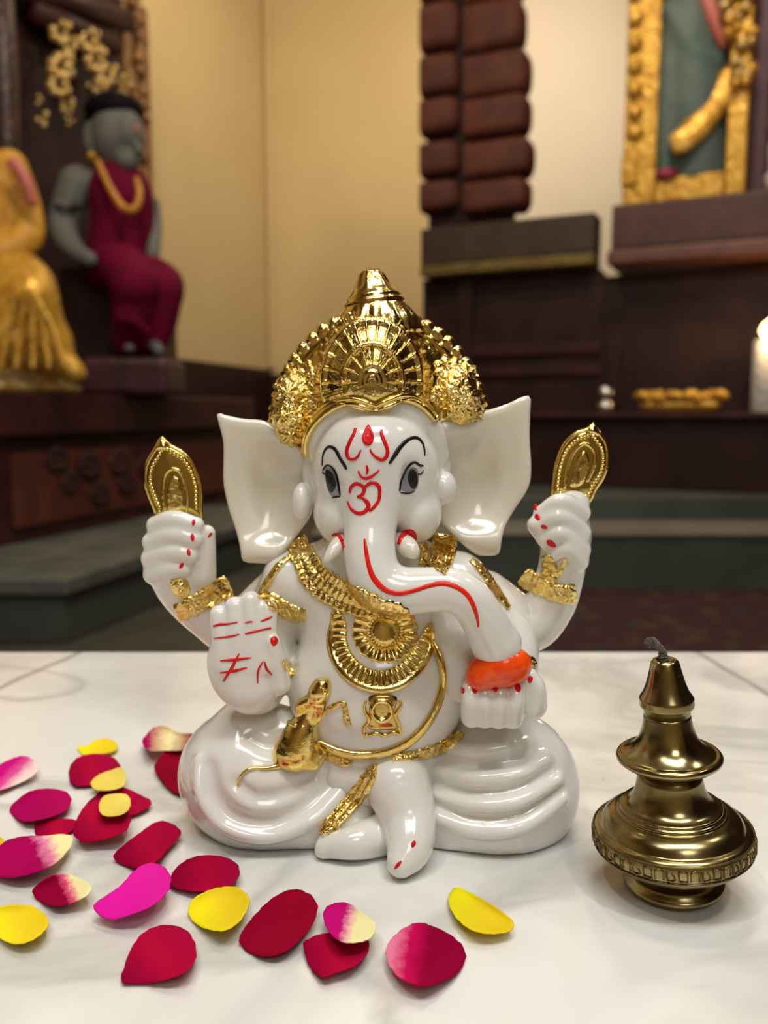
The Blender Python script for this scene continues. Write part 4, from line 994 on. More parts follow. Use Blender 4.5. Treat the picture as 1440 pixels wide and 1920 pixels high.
# red nails and palm lines
nail = lambda pts, parent=None: patch('red_nail', pts, M['red'], lambda s: 0.35 * (1 - s * s) + 0.15, n=18, rings=4)
def lozenge(x, y, a, b, ang):
    ca, sa = math.cos(math.radians(ang)), math.sin(math.radians(ang))
    return [(x + ca * u - sa * v, y + sa * u + ca * v) for u, v in ((a, 0), (a * .5, b * .8), (-a * .4, b), (-a, 0), (-a * .4, -b), (a * .5, -b * .8))]
for x, y, a, b, g in ((363, 980, 8, 4, 100), (361, 1008, 10, 4.5, 85), (354, 1036, 9, 4.5, 80), (340, 1061, 8, 4, 125), (394, 1003, 8, 3, 130),
                      (1004, 952, 8, 4, 80), (1008, 970, 9, 6, 60), (1020, 988, 8, 5, 20), (1033, 1019, 13, 7, 35),
                      (514, 1202, 12, 9, 95), (868, 1295, 8, 5, 85), (890, 1294, 9, 6, 85), (929, 1292, 8, 6, 85), (971, 1290, 11, 7, 75), (994, 1274, 9, 6, 100), (775, 1583, 9, 5, 110), (746, 1622, 13, 4, 130)):
    nail(lozenge(x, y, a, b, g))
strokes('palm_line', [[(398, 1175, 2), (412, 1171, 5), (428, 1170, 3), (447, 1166, 2)], [(459, 1168, 1.5), (468, 1166, 3), (475, 1166, 1.5)], [(489, 1165, 2), (500, 1161, 4), (511, 1156, 3)]], M['red'], 0.3)
strokes('palm_line', [[(400, 1197, 1.5), (428, 1194, 3.5), (450, 1189, 2)], [(458, 1189, 2), (475, 1185, 4.5), (492, 1181, 3), (510, 1177, 5)]], M['red'], 0.3)
strokes('palm_sign', [[(411, 1239, 2), (440, 1237, 6), (472, 1233, 2)], [(411, 1262, 2), (440, 1258, 6), (465, 1251, 2)], [(449, 1224, 2), (436, 1250, 6), (418, 1279, 3)]], M['red'], 0.3)
strokes('palm_sign', [[(494, 1239, 2), (484, 1258, 4), (483, 1283, 2)], [(496, 1240, 2), (500, 1254, 5), (510, 1266, 2)]], M['red'], 0.3)

# orange sweet in the cupped hand
Fd = Field(*(lambda a: (np.array(a) - 0.024, np.array(a) + 0.024))(S3(934, 1250, -26)), 0.0006)
a, r = E3(938, 1252, -27, 56, 36, 9); Fd.ell(a, r, 0.002)
a, r = E3(950, 1240, -27, 44, 28, 8); Fd.ell(a, r, 0.004)
a, r = E3(900, 1268, -26, 28, 26, 8); Fd.ell(a, r, 0.003)
v, f = Fd.mesh(2); mesh_obj('orange_sweet', v, f, M['orange'], st)

# ------------------------------------------------------------------ gold: collar, necklaces, cords, bands
rn = lambda a, b, sc=1.0: noise.noise(Vector((a * sc, b * sc, 3.1)))
def lumpy(h, am=0.5, sc=0.16):
    def fn(u, v, s): return h * (1 - abs(v) ** 6) + am * rn(s, v * 18, sc) + 0.45 * am * rn(s, v * 22, sc * 3)
    return fn
def beaded(h, period, rows=2):
    def fn(u, v, s):
        b = abs(math.sin(math.pi * s / period)) * abs(math.sin(math.pi * (v * 0.5 + 0.5) * rows)); rim = 0.7 * max(0, 1 - abs(abs(v) - 0.82) / 0.16)
        return h * 0.6 + 0.9 * b + rim + 0.15 * rn(s, v * 20, 0.3)
    return fn
def fluted(h, period, split=-0.2, sign=1):
    def fn(u, v, s):
        v = v * sign
        if v < split:
            q = (v + 1) / (split + 1); return h + 0.7 * math.sin(math.pi * min(1, max(0, q))) 
        q = (v - split) / (1 - split); return h * 0.7 + 1.0 * abs(math.sin(math.pi * s / period)) ** 0.6 * math.sin(math.pi * min(1, 0.15 + q * 0.85)) ** 0.5
    return fn
strip_obj('collar', [(556, 1012, 40), (572, 1050, 52), (596, 1086, 58), (632, 1112, 60), (672, 1128, 56), (715, 1140, 40)], M['leaf'], beaded(1.6, 11, 3), BODY_T, nu=120, nv=25, smooth=5)
strip_obj('collar', [(838, 1002, 40), (834, 1024, 48), (828, 1048, 48), (818, 1070, 40)], M['leaf'], beaded(1.6, 11, 3), nu=50, nv=25, smooth=5)
strip_obj('collar', [(793, 1018, 12), (796, 1040, 18), (790, 1066, 18)], M['leaf'], lumpy(1.4, 0.6), nu=30, nv=9, smooth=3)
strip_obj('shoulder_cord', [(548, 1040, 10), (522, 1062, 14), (504, 1088, 14), (488, 1112, 10)], M['leaf'], lumpy(1.3, 0.5), nu=40, nv=9, smooth=3)
strip_obj('shoulder_cord', [(882, 1048, 12), (905, 1072, 18), (930, 1106, 18), (954, 1142, 10)], M['leaf'], lumpy(1.3, 0.5), nu=44, nv=9, smooth=3)
strip_obj('armlet', [(484, 1112, 14), (505, 1122, 28), (530, 1140, 34), (555, 1152, 34), (574, 1152, 24)], M['leaf'], lumpy(1.4, 0.7), nu=60, nv=13, smooth=3)
strip_obj('armlet', [(533, 1236, 12), (540, 1250, 20), (549, 1268, 8)], M['leaf'], lumpy(1.2, 0.6), nu=24, nv=9, smooth=3)
strip_obj('bracelet', [(330, 1150, 36), (352, 1141, 40), (380, 1126, 42), (405, 1110, 42), (430, 1098, 40)], M['leaf'], lumpy(1.5, 0.9), nu=70, nv=17, smooth=3)
strip_obj('bracelet', [(982, 1080, 36), (1005, 1095, 38), (1035, 1108, 38), (1062, 1114, 40), (1080, 1112, 38)], M['leaf'], lumpy(1.5, 0.9), nu=70, nv=17, smooth=3)
strip_obj('bracelet', [(1024, 1040, 16), (1030, 1062, 30), (1030, 1085, 34), (1022, 1104, 30)], M['leaf'], lumpy(1.3, 0.9), nu=40, nv=13, smooth=3)
strip_obj('bracelet', [(1058, 1046, 6), (1056, 1060, 10), (1046, 1082, 12)], M['leaf'], lumpy(1.3, 0.5), nu=24, nv=7, smooth=2)
patch('wrist_jewel', [(322, 1086), (340, 1083), (353, 1090), (358, 1108), (352, 1121), (336, 1124), (324, 1112), (318, 1098)], M['leaf'], lambda s: 1.4 + 0.7 * math.sin(s * 5.5), n=44, rings=10)
strip_obj('bracelet', [(985, 1232, 10), (996, 1238, 18), (1003, 1250, 10)], M['leaf'], lumpy(1.2, 0.5), nu=20, nv=7, smooth=2)
# big fluted necklace
nk = strip_obj('necklace', [(628, 1146, 16), (634, 1170, 34), (632, 1205, 42), (645, 1240, 44), (674, 1268, 46), (712, 1279, 46), (748, 1270, 46), (778, 1244, 44), (796, 1212, 38), (804, 1186, 24), (807, 1168, 8)], M['gold'], fluted(1.1, 12.5, -0.25, -1), nu=260, nv=19, smooth=6)
# round scalloped pendant
def polar(name, cx, cy, rx, ry, a0, a1, hf, m, tree, parent=None, na=120, nr=26, smooth=3, r0=0.02, closed=False):
    aa = np.linspace(math.radians(a0), math.radians(a1), na, endpoint=not closed); rr = np.linspace(r0, 1, nr)
    pix = np.zeros((na, nr, 2)); H = np.zeros((na, nr))
    for i, a in enumerate(aa):
        for j, r in enumerate(rr):
            sc = 1.0; h = hf(a, r)
            if isinstance(h, tuple): h, sc = h
            pix[i, j] = (cx + rx * r * sc * math.cos(a), cy - ry * r * sc * math.sin(a)); H[i, j] = h
    H[:, -1] = -0.5
    if not closed: H[0] = H[-1] = -0.5
    v, f = relief(pix, H, tree, closed, smooth)
    if closed: f.append(tuple(i * nr for i in range(na)))
    return orient(mesh_obj(name, v, f, m, parent or st))
def pend(a, r):
    sc = 1 + 0.07 * r * abs(math.sin(a * 10))
    if r < 0.42: return 2.4 * math.sqrt(max(0, 1 - (r / 0.44) ** 2)) + 0.6, sc
    if r < 0.55: return 0.3 + 0.2 * math.sin(a * 30), sc
    return 0.8 + 0.8 * abs(math.sin(a * 10)) * math.sin(math.pi * min(1, (r - 0.5) / 0.5)), sc
polar('round_pendant', 722, 1184, 60, 58, 0, 360, pend, M['gold'], ALL_T, na=160, nr=26, closed=True)
# belly buckle hanging under the necklace
bk = strip_obj('buckle', [(686, 1312, 6), (684, 1330, 9), (692, 1350, 9), (682, 1366, 9), (686, 1378, 8), (706, 1374, 9), (722, 1378, 9), (740, 1372, 9), (750, 1376, 8), (748, 1358, 9), (742, 1340, 9), (752, 1322, 8), (748, 1312, 5)], M['gold'], lambda u, v, s: 1.5 * (1 - v * v), nu=120, nv=9, smooth=3)
polar('buckle_ring', 716, 1332, 25, 26, 0, 360, lambda a, r: 1.7 * max(0, 1 - abs(r - 0.72) / 0.28) ** 0.6 + (0.2 if r < 0.5 else 0.5), M['gold'], ALL_T, bk, na=44, nr=18, closed=True)
patch('buckle_plate', [(690, 1306), (716, 1300), (746, 1306), (740, 1340), (746, 1366), (716, 1370), (690, 1366), (694, 1340)], M['dark_gold'], lambda s: 0.7, parent=bk, n=40, rings=9)
strip_obj('belly_ornament', [(602, 1347, 5), (614, 1332, 10), (630, 1322, 12), (644, 1318, 10), (648, 1332, 12), (650, 1348, 14), (656, 1362, 10)], M['leaf'], lumpy(1.1, 0.6), nu=60, nv=9)
# cords
tubep = lambda h: (lambda u, v, s: h * math.sqrt(max(0, 1 - v * v)) + 0.12 * rn(s, v * 8, 0.5))
strip_obj('sacred_thread', [(812, 1200, 8), (826, 1235, 14), (831, 1275, 16), (820, 1320, 17), (798, 1360, 17), (765, 1392, 18), (722, 1412, 19), (670, 1416, 18), (625, 1406, 17), (594, 1390, 14)], M['gold'], tubep(2.2), nu=150, nv=11, smooth=5)
strip_obj('waist_cord', [(735, 1420, 14), (780, 1416, 22), (825, 1402, 26), (852, 1386, 24), (868, 1372, 12)], M['leaf'], lumpy(1.6, 0.7), nu=70, nv=13, smooth=4)
strip_obj('waist_cord', [(590, 1396, 12), (610, 1412, 16), (640, 1428, 20), (662, 1432, 10)], M['leaf'], lumpy(1.2, 0.8), nu=40, nv=9, smooth=3)
strip_obj('tassel', [(704, 1432, 10), (694, 1456, 30), (674, 1488, 36), (645, 1522, 36), (618, 1550, 32), (602, 1566, 14)], M['leaf'], lambda u, v, s: 1.7 * (1 - abs(v) ** 3) + 0.8 * math.sin(v * 9 + 0.4 * rn(s, 0, .05)) + 0.3 * rn(s, v * 14, 0.12), nu=90, nv=21, smooth=5)

# gold mouse climbing on the leg
ms_lo = np.array(S3(430, 1490, -8)) ; ms_hi = np.array(S3(640, 1260, -8))
Fd = Field((ms_lo[0], 0.325, ms_lo[2]), (ms_hi[0], 0.372, ms_hi[2]), 0.0006)
def sp(px, py, off=-3.0):
    h = ALL_T.ray_cast(CAM, ray(px, py).normalized()); y = h[0].y if h[0] is not None else 0.36
    return y * 1000 - Y0 * 1000 + off
def Ms(px, py, r, off=-3.0): return S_(px, py, sp(px, py, off), r)
db = sp(555, 1400, -4)
kk_ = pxm(S3(540, 1418, db))
Fd.chain([S_(558, 1404, db, 41), S_(565, 1376, db - 0.5, 33), S_(577, 1348, db - 1, 20), S_(590, 1318, db - 2, 16)], 0.003, n=40)
Fd.ell(S3(545, 1415, db - 1), np.array([34, 30, 28]) * kk_, 0.003)
Fd.ell(S3(600, 1296, db - 3.5), np.array([21, 24, 26]) * kk_, 0.0015, rot=RY(25))
Fd.chain([S_(606, 1280, db - 4, 14), S_(612, 1277, db - 4, 8)], 0.002)
Fd.chain([S_(584, 1312, db - 3, 12), S_(566, 1322, db - 2.5, 11), S_(560, 1336, db - 2, 8)], 0.0015)
Fd.chain([S_(607, 1312, db - 3, 12), S_(601, 1336, db - 2.5, 10), S_(594, 1352, db - 2, 7)], 0.0015)
Fd.chain([S_(585, 1425, db, 20), S_(598, 1414, db, 14)], 0.003)
v, f = Fd.mesh(2); mouse = mesh_obj('mouse', v, f, M['gold'], st)
mtree = BVHTree.FromPolygons(np.vstack([np.array(V), np.array(V2), v]).tolist(), np.vstack([Q, Q2 + nV, f + nV + len(V2)]).tolist())
strip_obj('tail', [(545, 1428, 18), (522, 1436, 13), (500, 1440, 9), (475, 1440, 8), (458, 1448, 7), (448, 1462, 6), (446, 1476, 4)], M['gold'], tubep(1.5), ALL_T, mouse, 60, 9, 2)
polar('eye', 607, 1296, 6, 7, 0, 360, lambda a, r: 0.5 + 0.3 * math.cos(r * 7), M['gold'], mtree, mouse, 20, 8, 1, closed=True)
strip_obj('paw', [(538, 1352, 6), (546, 1356, 12), (556, 1362, 8)], M['gold'], tubep(1.6), mtree, mouse, 16, 7, 1)

# gold emblems held in the raised fists
padL = [(303, 817), (318, 830), (348, 848), (368, 878), (379, 915), (380, 945), (377, 985), (335, 992), (294, 985), (290, 965), (276, 930), (268, 900), (272, 868), (288, 840)]
padR = [(1113, 791), (1124, 806), (1140, 830), (1143, 865), (1134, 895), (1118, 920), (1104, 945), (1070, 950), (1034, 935), (1034, 905), (1040, 870), (1055, 832), (1080, 808), (1102, 800)]
for out, cen, arch, inner, tip in ((padL, (326, 905), [(312, 968, 7), (306, 925, 8), (309, 892, 8), (324, 879, 8), (341, 890, 8), (350, 925, 8), (350, 968, 7)], [(318, 968), (312, 925), (316, 895), (326, 888), (338, 898), (343, 925), (341, 968)], [(303, 818), (312, 828), (318, 842), (303, 846), (289, 842), (296, 828)]),
                                   (padR, (1090, 880), [(1058, 918, 7), (1064, 880, 8), (1076, 848, 8), (1096, 832, 9), (1114, 846, 8), (1114, 872, 8), (1100, 905, 7)], [(1068, 915), (1074, 880), (1083, 855), (1096, 842), (1106, 856), (1104, 880), (1092, 910)], [(1113, 792), (1122, 805), (1124, 818), (1110, 816), (1098, 808), (1104, 800)])):
    fr_ = lambda x, y, s: 14 - 3.2 * math.sqrt(max(0, 1 - s ** 3))
    pd, vv, ff = plate('gold_emblem', out, cen, M['dark_gold'], fr_, 6, st, 70, 12)
    pt_ = BVHTree.FromPolygons([tuple(q) for q in vv], ff)
    o = closed_spline(out, 80); cn_ = np.array(cen, float); o = cn_ + (o - cn_) * 0.93
    strip_obj('rim', [tuple(q) + (7,) for q in np.vstack([o, o[:2]])][::2], M['gold'], tubep(0.9), pt_, pd, 120, 7, 1)
    strip_obj('arch_ridge', arch, M['gold'], tubep(1.4), pt_, pd, 70, 9, 1)
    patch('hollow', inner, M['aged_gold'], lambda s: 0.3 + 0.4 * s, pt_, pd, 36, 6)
    patch('tip', tip, M['gold'], lambda s: 1.2 * (1 - s * s) + 0.2, pt_, pd, 24, 5)
    oo = closed_spline(out, 46); oo = cn_ + (oo - cn_) * 0.76; mb = MB()
    for i, q in enumerate(oo):
        if q[1] > cen[1] + 55: continue
        d = ray(q[0], q[1]).normalized(); h = pt_.ray_cast(CAM, d)
        if h[0] is not None: mb.ball(h[0], 0.00105, 8, 5)
    mb.build('bead_border', M['gold'], pd)

# ------------------------------------------------------------------ the crown
cw = bpy.data.objects.new('crown', None); COL.objects.link(cw); cw.parent = st; cw.empty_display_size = 0.02
lo = (S3(480, 860, 0)[0], 0.325, S3(700, 905, 0)[2]); hi = (S3(940, 860, 0)[0], 0.435, S3(700, 480, 0)[2])
W = Field(lo, hi, 0.0008)
el(708, 775, 21, 166, 170, 23, 4)
el(700, 712, 8, 104, 126, 27, 3)
el(548, 775, 14, 40, 70, 15, 4)
el(856, 745, 14, 42, 62, 15, 4)
a_, r_ = E3(706, 905, -4, 122, 122, 60); W.ell(a_, r_, 0.002, 'sub')
a_, r_ = E3(706, 960, 10, 150, 100, 60); W.ell(a_, r_, 0.002, 'sub')
v, f = W.mesh(2); dome = mesh_obj('dome', v, f, M['gold'], cw)
CT_ = BVHTree.FromPolygons(v.tolist(), f.tolist())
nC = len(v)
CB_ = BVHTree.FromPolygons(np.vstack([v, V]).tolist(), np.vstack([f, Q + nC]).tolist())
# scalloped halo rim behind
arc = spline([(504, 808), (508, 765), (520, 720), (541, 678), (570, 640), (606, 610), (650, 590), (705, 584), (762, 590), (806, 606), (846, 636), (876, 672), (898, 712), (912, 752), (918, 790)], 240)
cen = np.array((708.0, 800.0)); rows = []
prof = [(0.78, 21), (0.78, 17.5), (0.80, 16.5), (0.825, 16.5), (0.84, 15), (0.855, 16.2), (0.87, 14.8), (0.885, 14.6), (0.90, 16.2), (0.915, 17), (0.955, 16.6), (0.98, 17.2), (1.0, 18.5), (1.0, 21), (0.78, 22)]
mbv = []; n_ = len(prof)
for i, q in enumerate(arc):
    for (s, d) in prof:
        lob = abs(math.sin(math.pi * i / 239 * 25)) ** 0.55
        sc = s + (0.035 * lob - 0.012 if s > 0.97 else 0); dd = d - (1.5 * lob - 0.6 if 0.95 < s < 0.99 else 0)
        mbv.append(S3(*(cen + (q - cen) * sc), dd))
mbf = []
for i in range(239):
    for j in range(n_): mbf.append((i * n_ + j, i * n_ + (j + 1) % n_, (i + 1) * n_ + (j + 1) % n_, (i + 1) * n_ + j))
mbf.append(tuple(range(n_))); mbf.append(tuple(239 * n_ + j for j in reversed(range(n_))))
fix_normals(mesh_obj('scalloped_rim', mbv, mbf, M['gold'], cw))
# topknot finial
ax0 = Vector(S3(709, 622, 14)); ax1 = Vector(S3(694, 505, 14)); kk = pxm(ax0); Lh = (ax1 - ax0).length
pf = [(85, -0.12), (82, 0.02), (76, 0.16), (66, 0.30), (58, 0.40), (55, 0.44), (57, 0.47), (54, 0.50), (50, 0.53), (51, 0.56), (46, 0.60), (40, 0.66), (33, 0.74), (28, 0.84), (24, 0.92), (17, 0.975), (8, 0.995), (1, 1.0)]
mb = MB(); mb.lathe([(r * kk, h * Lh) for r, h in pf], ax0, 96, (ax1 - ax0).normalized(), mod=lambda i, ph: 1 + (0.035 * math.cos(ph * 16) if i < 4 else 0.05 * math.cos(ph * 7) if i > 11 else 0))
mb.build('finial', M['gold'], cw)
# the fan of petals above the brow
def fan(a, r):
    nz = 0.18 * rn(a * 40, r * 30, 0.7)
    if r < 0.20: return 2.2 * math.sqrt(max(0, 1 - (r / 0.215) ** 2)) + 0.9 + 0.25 * math.cos(r * 90), 1
    if r < 0.25: return 2.3, 1
    def cell(n, lo_, hi_):
        q = (r - lo_) / (hi_ - lo_); t = abs(math.sin(a * n)); edge = min(t * 2.2, 1) * min(1, min(q, 1 - q) * 7)
        return 2.3 - 2.3 * edge + nz
    if r < 0.50: return cell(8, 0.25, 0.50), 1
    if r < 0.54: return 2.4 + nz, 1
    if r < 0.82: return cell(13, 0.54, 0.82) , 1
    if r < 0.855: return 2.4 + nz, 1
    return cell(15, 0.855, 1.0), 1 + 0.045 * abs(math.sin(a * 15)) * (r - 0.8) / 0.2
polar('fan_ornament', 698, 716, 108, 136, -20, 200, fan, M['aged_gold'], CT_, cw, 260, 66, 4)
# flowers at the temples
fid = 0
for (x, y, r) in ((566, 700, 26), (540, 738, 28), (580, 742, 26), (533, 778, 26), (563, 784, 26), (545, 814, 22), (590, 705, 18), (838, 690, 24), (872, 705, 24), (842, 730, 26), (880, 745, 26), (850, 766, 24), (888, 772, 18), (822, 742, 18)):
    fid += 1
    polar('temple_flower', x, y, r, r, 0, 360, lambda a, q, k=fid: (1.6 * max(0, 1 - (q / 0.32) ** 2) + 1.0 * abs(math.sin(a * 3.5 + k)) * math.sin(math.pi * min(1, q * 1.02)) + 0.9 + 0.5 * rn(a * 9 + k, q * 12, 0.8) * (1 if q > 0.2 else 0.2), 1 + 0.15 * math.sin(a * 7 + k)), M['leaf'], CT_, cw, 44, 14, 3, closed=True)
# brow band
strip_obj('brow_band', [(574, 858, 14), (571, 832, 18), (582, 800, 22), (604, 774, 24), (634, 757, 22), (664, 752, 20), (698, 762, 18), (706, 764, 18), (722, 757, 20), (756, 746, 22), (786, 754, 22), (806, 772, 18), (816, 790, 10)], M['gold'], lambda u, v, s: 2.2 + 0.9 * abs(math.sin(math.pi * (v * 0.5 + 0.5) * 2)) , CB_, cw, 160, 15, 4)

# ------------------------------------------------------------------ brass oil lamp
pb = PZ(1263, 1664, TZ)
k = pxm(pb)
q_ = Matrix.Rotation(math.radians(-4.6), 3, 'Y')
axis = q_ @ Vector((0, 0, 1))
pb = pb + Vector((0, 0, 0.0024))
lamp = thing('brass_oil_lamp', pb, 'aged brass spired oil lamp with burnt wick standing right of the statue', 'lamp')
cv = 1.0
def pr(rows): return [(r * k * 0.95, (1664 - y) * k * cv) for r, y in rows]
mb = MB(); mb.lathe(pr([(90, 1664), (95, 1661), (96, 1656), (93, 1651), (88, 1649), (87, 1645), (80, 1642), (66, 1638), (58, 1631), (56, 1624), (70, 1617)]), pb, 96, axis); mb.build('foot', M['brass'], lamp)
zz = [(78, 1618), (112, 1611), (132, 1601), (143, 1591), (149, 1580), (151, 1572), (151, 1566), (149, 1556), (147, 1552), (143, 1549), (139, 1546.5), (136, 1547), (134, 1544), (131, 1538), (124, 1530), (114, 1524), (104, 1521), (100, 1521), (101, 1517), (99, 1514), (95, 1514), (96, 1511), (94, 1508), (89, 1508), (80, 1503), (71, 1492), (65, 1476), (61, 1458), (60, 1442)]
mb = MB(); mb.lathe(pr(zz), pb, 128, axis); bw = mb.build('bowl', M['brass'], lamp)
# engraved band
mb = MB()
R = 150.5 * k
def onl(r, y, ph): return pb + q_ @ Vector((0.95 * r * k * math.cos(ph), 0.95 * r * k * math.sin(ph), (1664 - y) * k * cv))
for i in range(46):
    ph = 2 * math.pi * i / 46; w_ = 2 * math.pi / 46 * 0.36; kind = i % 3
    A = [(-w_, 1559), (-w_, 1577), (w_, 1579), (w_, 1561)]
    if kind == 0: A = A + [A[0]]
    if kind == 1: A = [(-w_, 1577), (-w_, 1562), (0, 1558), (w_, 1562), (w_, 1577)]
    if kind == 2: A = [(-w_, 1560), (-w_, 1577), (0, 1579), (w_, 1574), (w_ * 0.3, 1562)]
    mb.tube([onl(151.2 - 0.03 * abs(y - 1569), y, ph + a) for a, y in A], 0.00042, 5)
mb.build('engraving', M['brass_dark'], bw)
mb = MB()
for y, r in ((1553, 148.6), (1584, 148)): mb.tube([onl(r, y, a) for a in np.linspace(0, 2 * math.pi, 97)], 0.00045, 6)
mb.build('engraved_line', M['brass_dark'], bw)
zz = [(60, 1441), (62, 1436), (78, 1430), (92, 1424), (98, 1419), (99, 1414), (96, 1410), (90, 1407), (88, 1409), (84, 1407), (74, 1401), (62, 1391), (54, 1378), (47, 1358), (44, 1340), (43, 1336)]
mb = MB(); mb.lathe(pr(zz), pb, 96, axis); mb.build('collar', M['brass'], lamp)
zz = [(43, 1335), (43, 1326), (50, 1320), (51, 1315), (50, 1311), (51, 1306), (49, 1302), (42, 1292), (36, 1276), (30, 1254), (26, 1238), (22, 1233), (16, 1233), (12, 1238), (8, 1250)]
mb = MB(); mb.lathe(pr(zz), pb, 64, axis); mb.build('spire', M['brass'], lamp)
top = onl(0, 1240, 0)
mb = MB(); tp = [top, top + Vector((-0.001, 0, 0.003)), P(1243, 1222, top.y), P(1232, 1210, top.y - 0.001), P(1222, 1203, top.y - 0.002), P(1214, 1208, top.y - 0.003), P(1210, 1211, top.y - 0.003)]
S = spline3([tuple(p) + (r,) for p, r in zip(tp, (0.0022, 0.002, 0.0014, 0.0015, 0.0019, 0.0018, 0.0006))], 48)
mb.tube(S[:, :3], [r * (1 + 0.18 * math.sin(i * 1.9)) for i, r in enumerate(S[:, 3])], 10); mb.build('wick', M['wick'], lamp)

# ------------------------------------------------------------------ rose petals
def petal_mat(name, main, tip, edge, e0, e1):
    m = bpy.data.materials.new(name); m.use_nodes = True
    nt = m.node_tree; b = nt.nodes['Principled BSDF']; L = nt.links.new
    b.inputs['Roughness'].default_value = 0.8; b.inputs['Specular IOR Level'].default_value = 0.04; b.inputs['Subsurface Weight'].default_value = 0.15
    b.inputs['Subsurface Radius'].default_value = (1, 0.3, 0.3); b.inputs['Subsurface Scale'].default_value = 0.002
    b.inputs['Sheen Weight'].default_value = 0.0
    uv = nd(nt, 'ShaderNodeUVMap'); sx = nd(nt, 'ShaderNodeSeparateXYZ'); L(uv.outputs[0], sx.inputs[0])
    nz = nd(nt, 'ShaderNodeTexNoise'); nz.inputs['Scale'].default_value = 9; L(uv.outputs[0], nz.inputs['Vector'])
    ad = nd(nt, 'ShaderNodeMath', operation='MULTIPLY_ADD'); L(nz.outputs['Fac'], ad.inputs[0]); ad.inputs[1].default_value = 0.18; L(sx.outputs[0], ad.inputs[2])
    r = nd(nt, 'ShaderNodeValToRGB'); e = r.color_ramp.elements
    e[0].position = e0; e[0].color = (*main, 1); e[1].position = e1; e[1].color = (*tip, 1)
    x = e.new((e0 + e1) / 2); x.color = (*edge, 1)
    L(ad.outputs[0], r.inputs['Fac']); L(r.outputs['Color'], b.inputs['Base Color'])
    # fine veins along the petal
    mp = nd(nt, 'ShaderNodeMapping'); mp.inputs['Scale'].default_value = (3, 40, 1); L(uv.outputs[0], mp.inputs['Vector'])
    nb = nd(nt, 'ShaderNodeTexNoise'); nb.inputs['Scale'].default_value = 1.2; L(mp.outputs[0], nb.inputs['Vector'])
    bp = nd(nt, 'ShaderNodeBump'); bp.inputs['Strength'].default_value = 0.25; bp.inputs['Distance'].default_value = 0.0006
    L(nb.outputs['Fac'], bp.inputs['Height']); L(bp.outputs['Normal'], b.inputs['Normal'])
    return m
CR = (0.255, 0.0002, 0.031); MG = (0.36, 0.001, 0.085); HP = (0.70, 0.010, 0.34); YL = (0.90, 0.76, 0.012); CRM = (0.88, 0.80, 0.40); DK = (0.24, 0.001, 0.018)
PM = {'crimson': petal_mat('crimson_petal', CR, (0.36, 0.002, 0.04), (0.42, 0.002, 0.035), 0.2, 0.95), 'dark': petal_mat('dark_crimson_petal', DK, (0.30, 0.001, 0.02), (0.27, 0.001, 0.02), 0.2, 0.9),
      'magenta': petal_mat('magenta_petal', MG, (0.40, 0.003, 0.09), MG, 0.2, 0.9), 'hotpink': petal_mat('hot_pink_petal', HP, (0.72, 0.015, 0.33), HP, 0.2, 0.9),
      'yellow': petal_mat('yellow_petal', YL, (0.80, 0.58, 0.015), (0.84, 0.62, 0.02), 0.3, 1.0), 'paleyellow': petal_mat('pale_yellow_petal', (0.78, 0.60, 0.10), (0.82, 0.66, 0.14), (0.8, 0.63, 0.12), 0.3, 1.0),
      'crimson_tip': petal_mat('crimson_petal_cream_base', CR, CRM, (0.72, 0.10, 0.22), 0.58, 0.86), 'magenta_tip': petal_mat('magenta_petal_cream_base', MG, CRM, (0.75, 0.22, 0.4), 0.66, 0.92),
      'magenta_white': petal_mat('magenta_petal_white_edge', (0.55, 0.004, 0.20), (0.86, 0.66, 0.62), (0.70, 0.09, 0.32), 0.42, 0.9), 'folded': petal_mat('folded_crimson_petal', MG, CR, CRM, 0.22, 0.98), 'halfcream': petal_mat('half_cream_petal', (0.55, 0.004, 0.18), CRM, (0.82, 0.4, 0.42), 0.48, 0.72),
      'highlight': petal_mat('crimson_petal_pink_highlight', CR, (0.82, 0.20, 0.34), (0.55, 0.004, 0.09), 0.55, 1.05)}  # pink highlight painted into the colour at one end of the petal
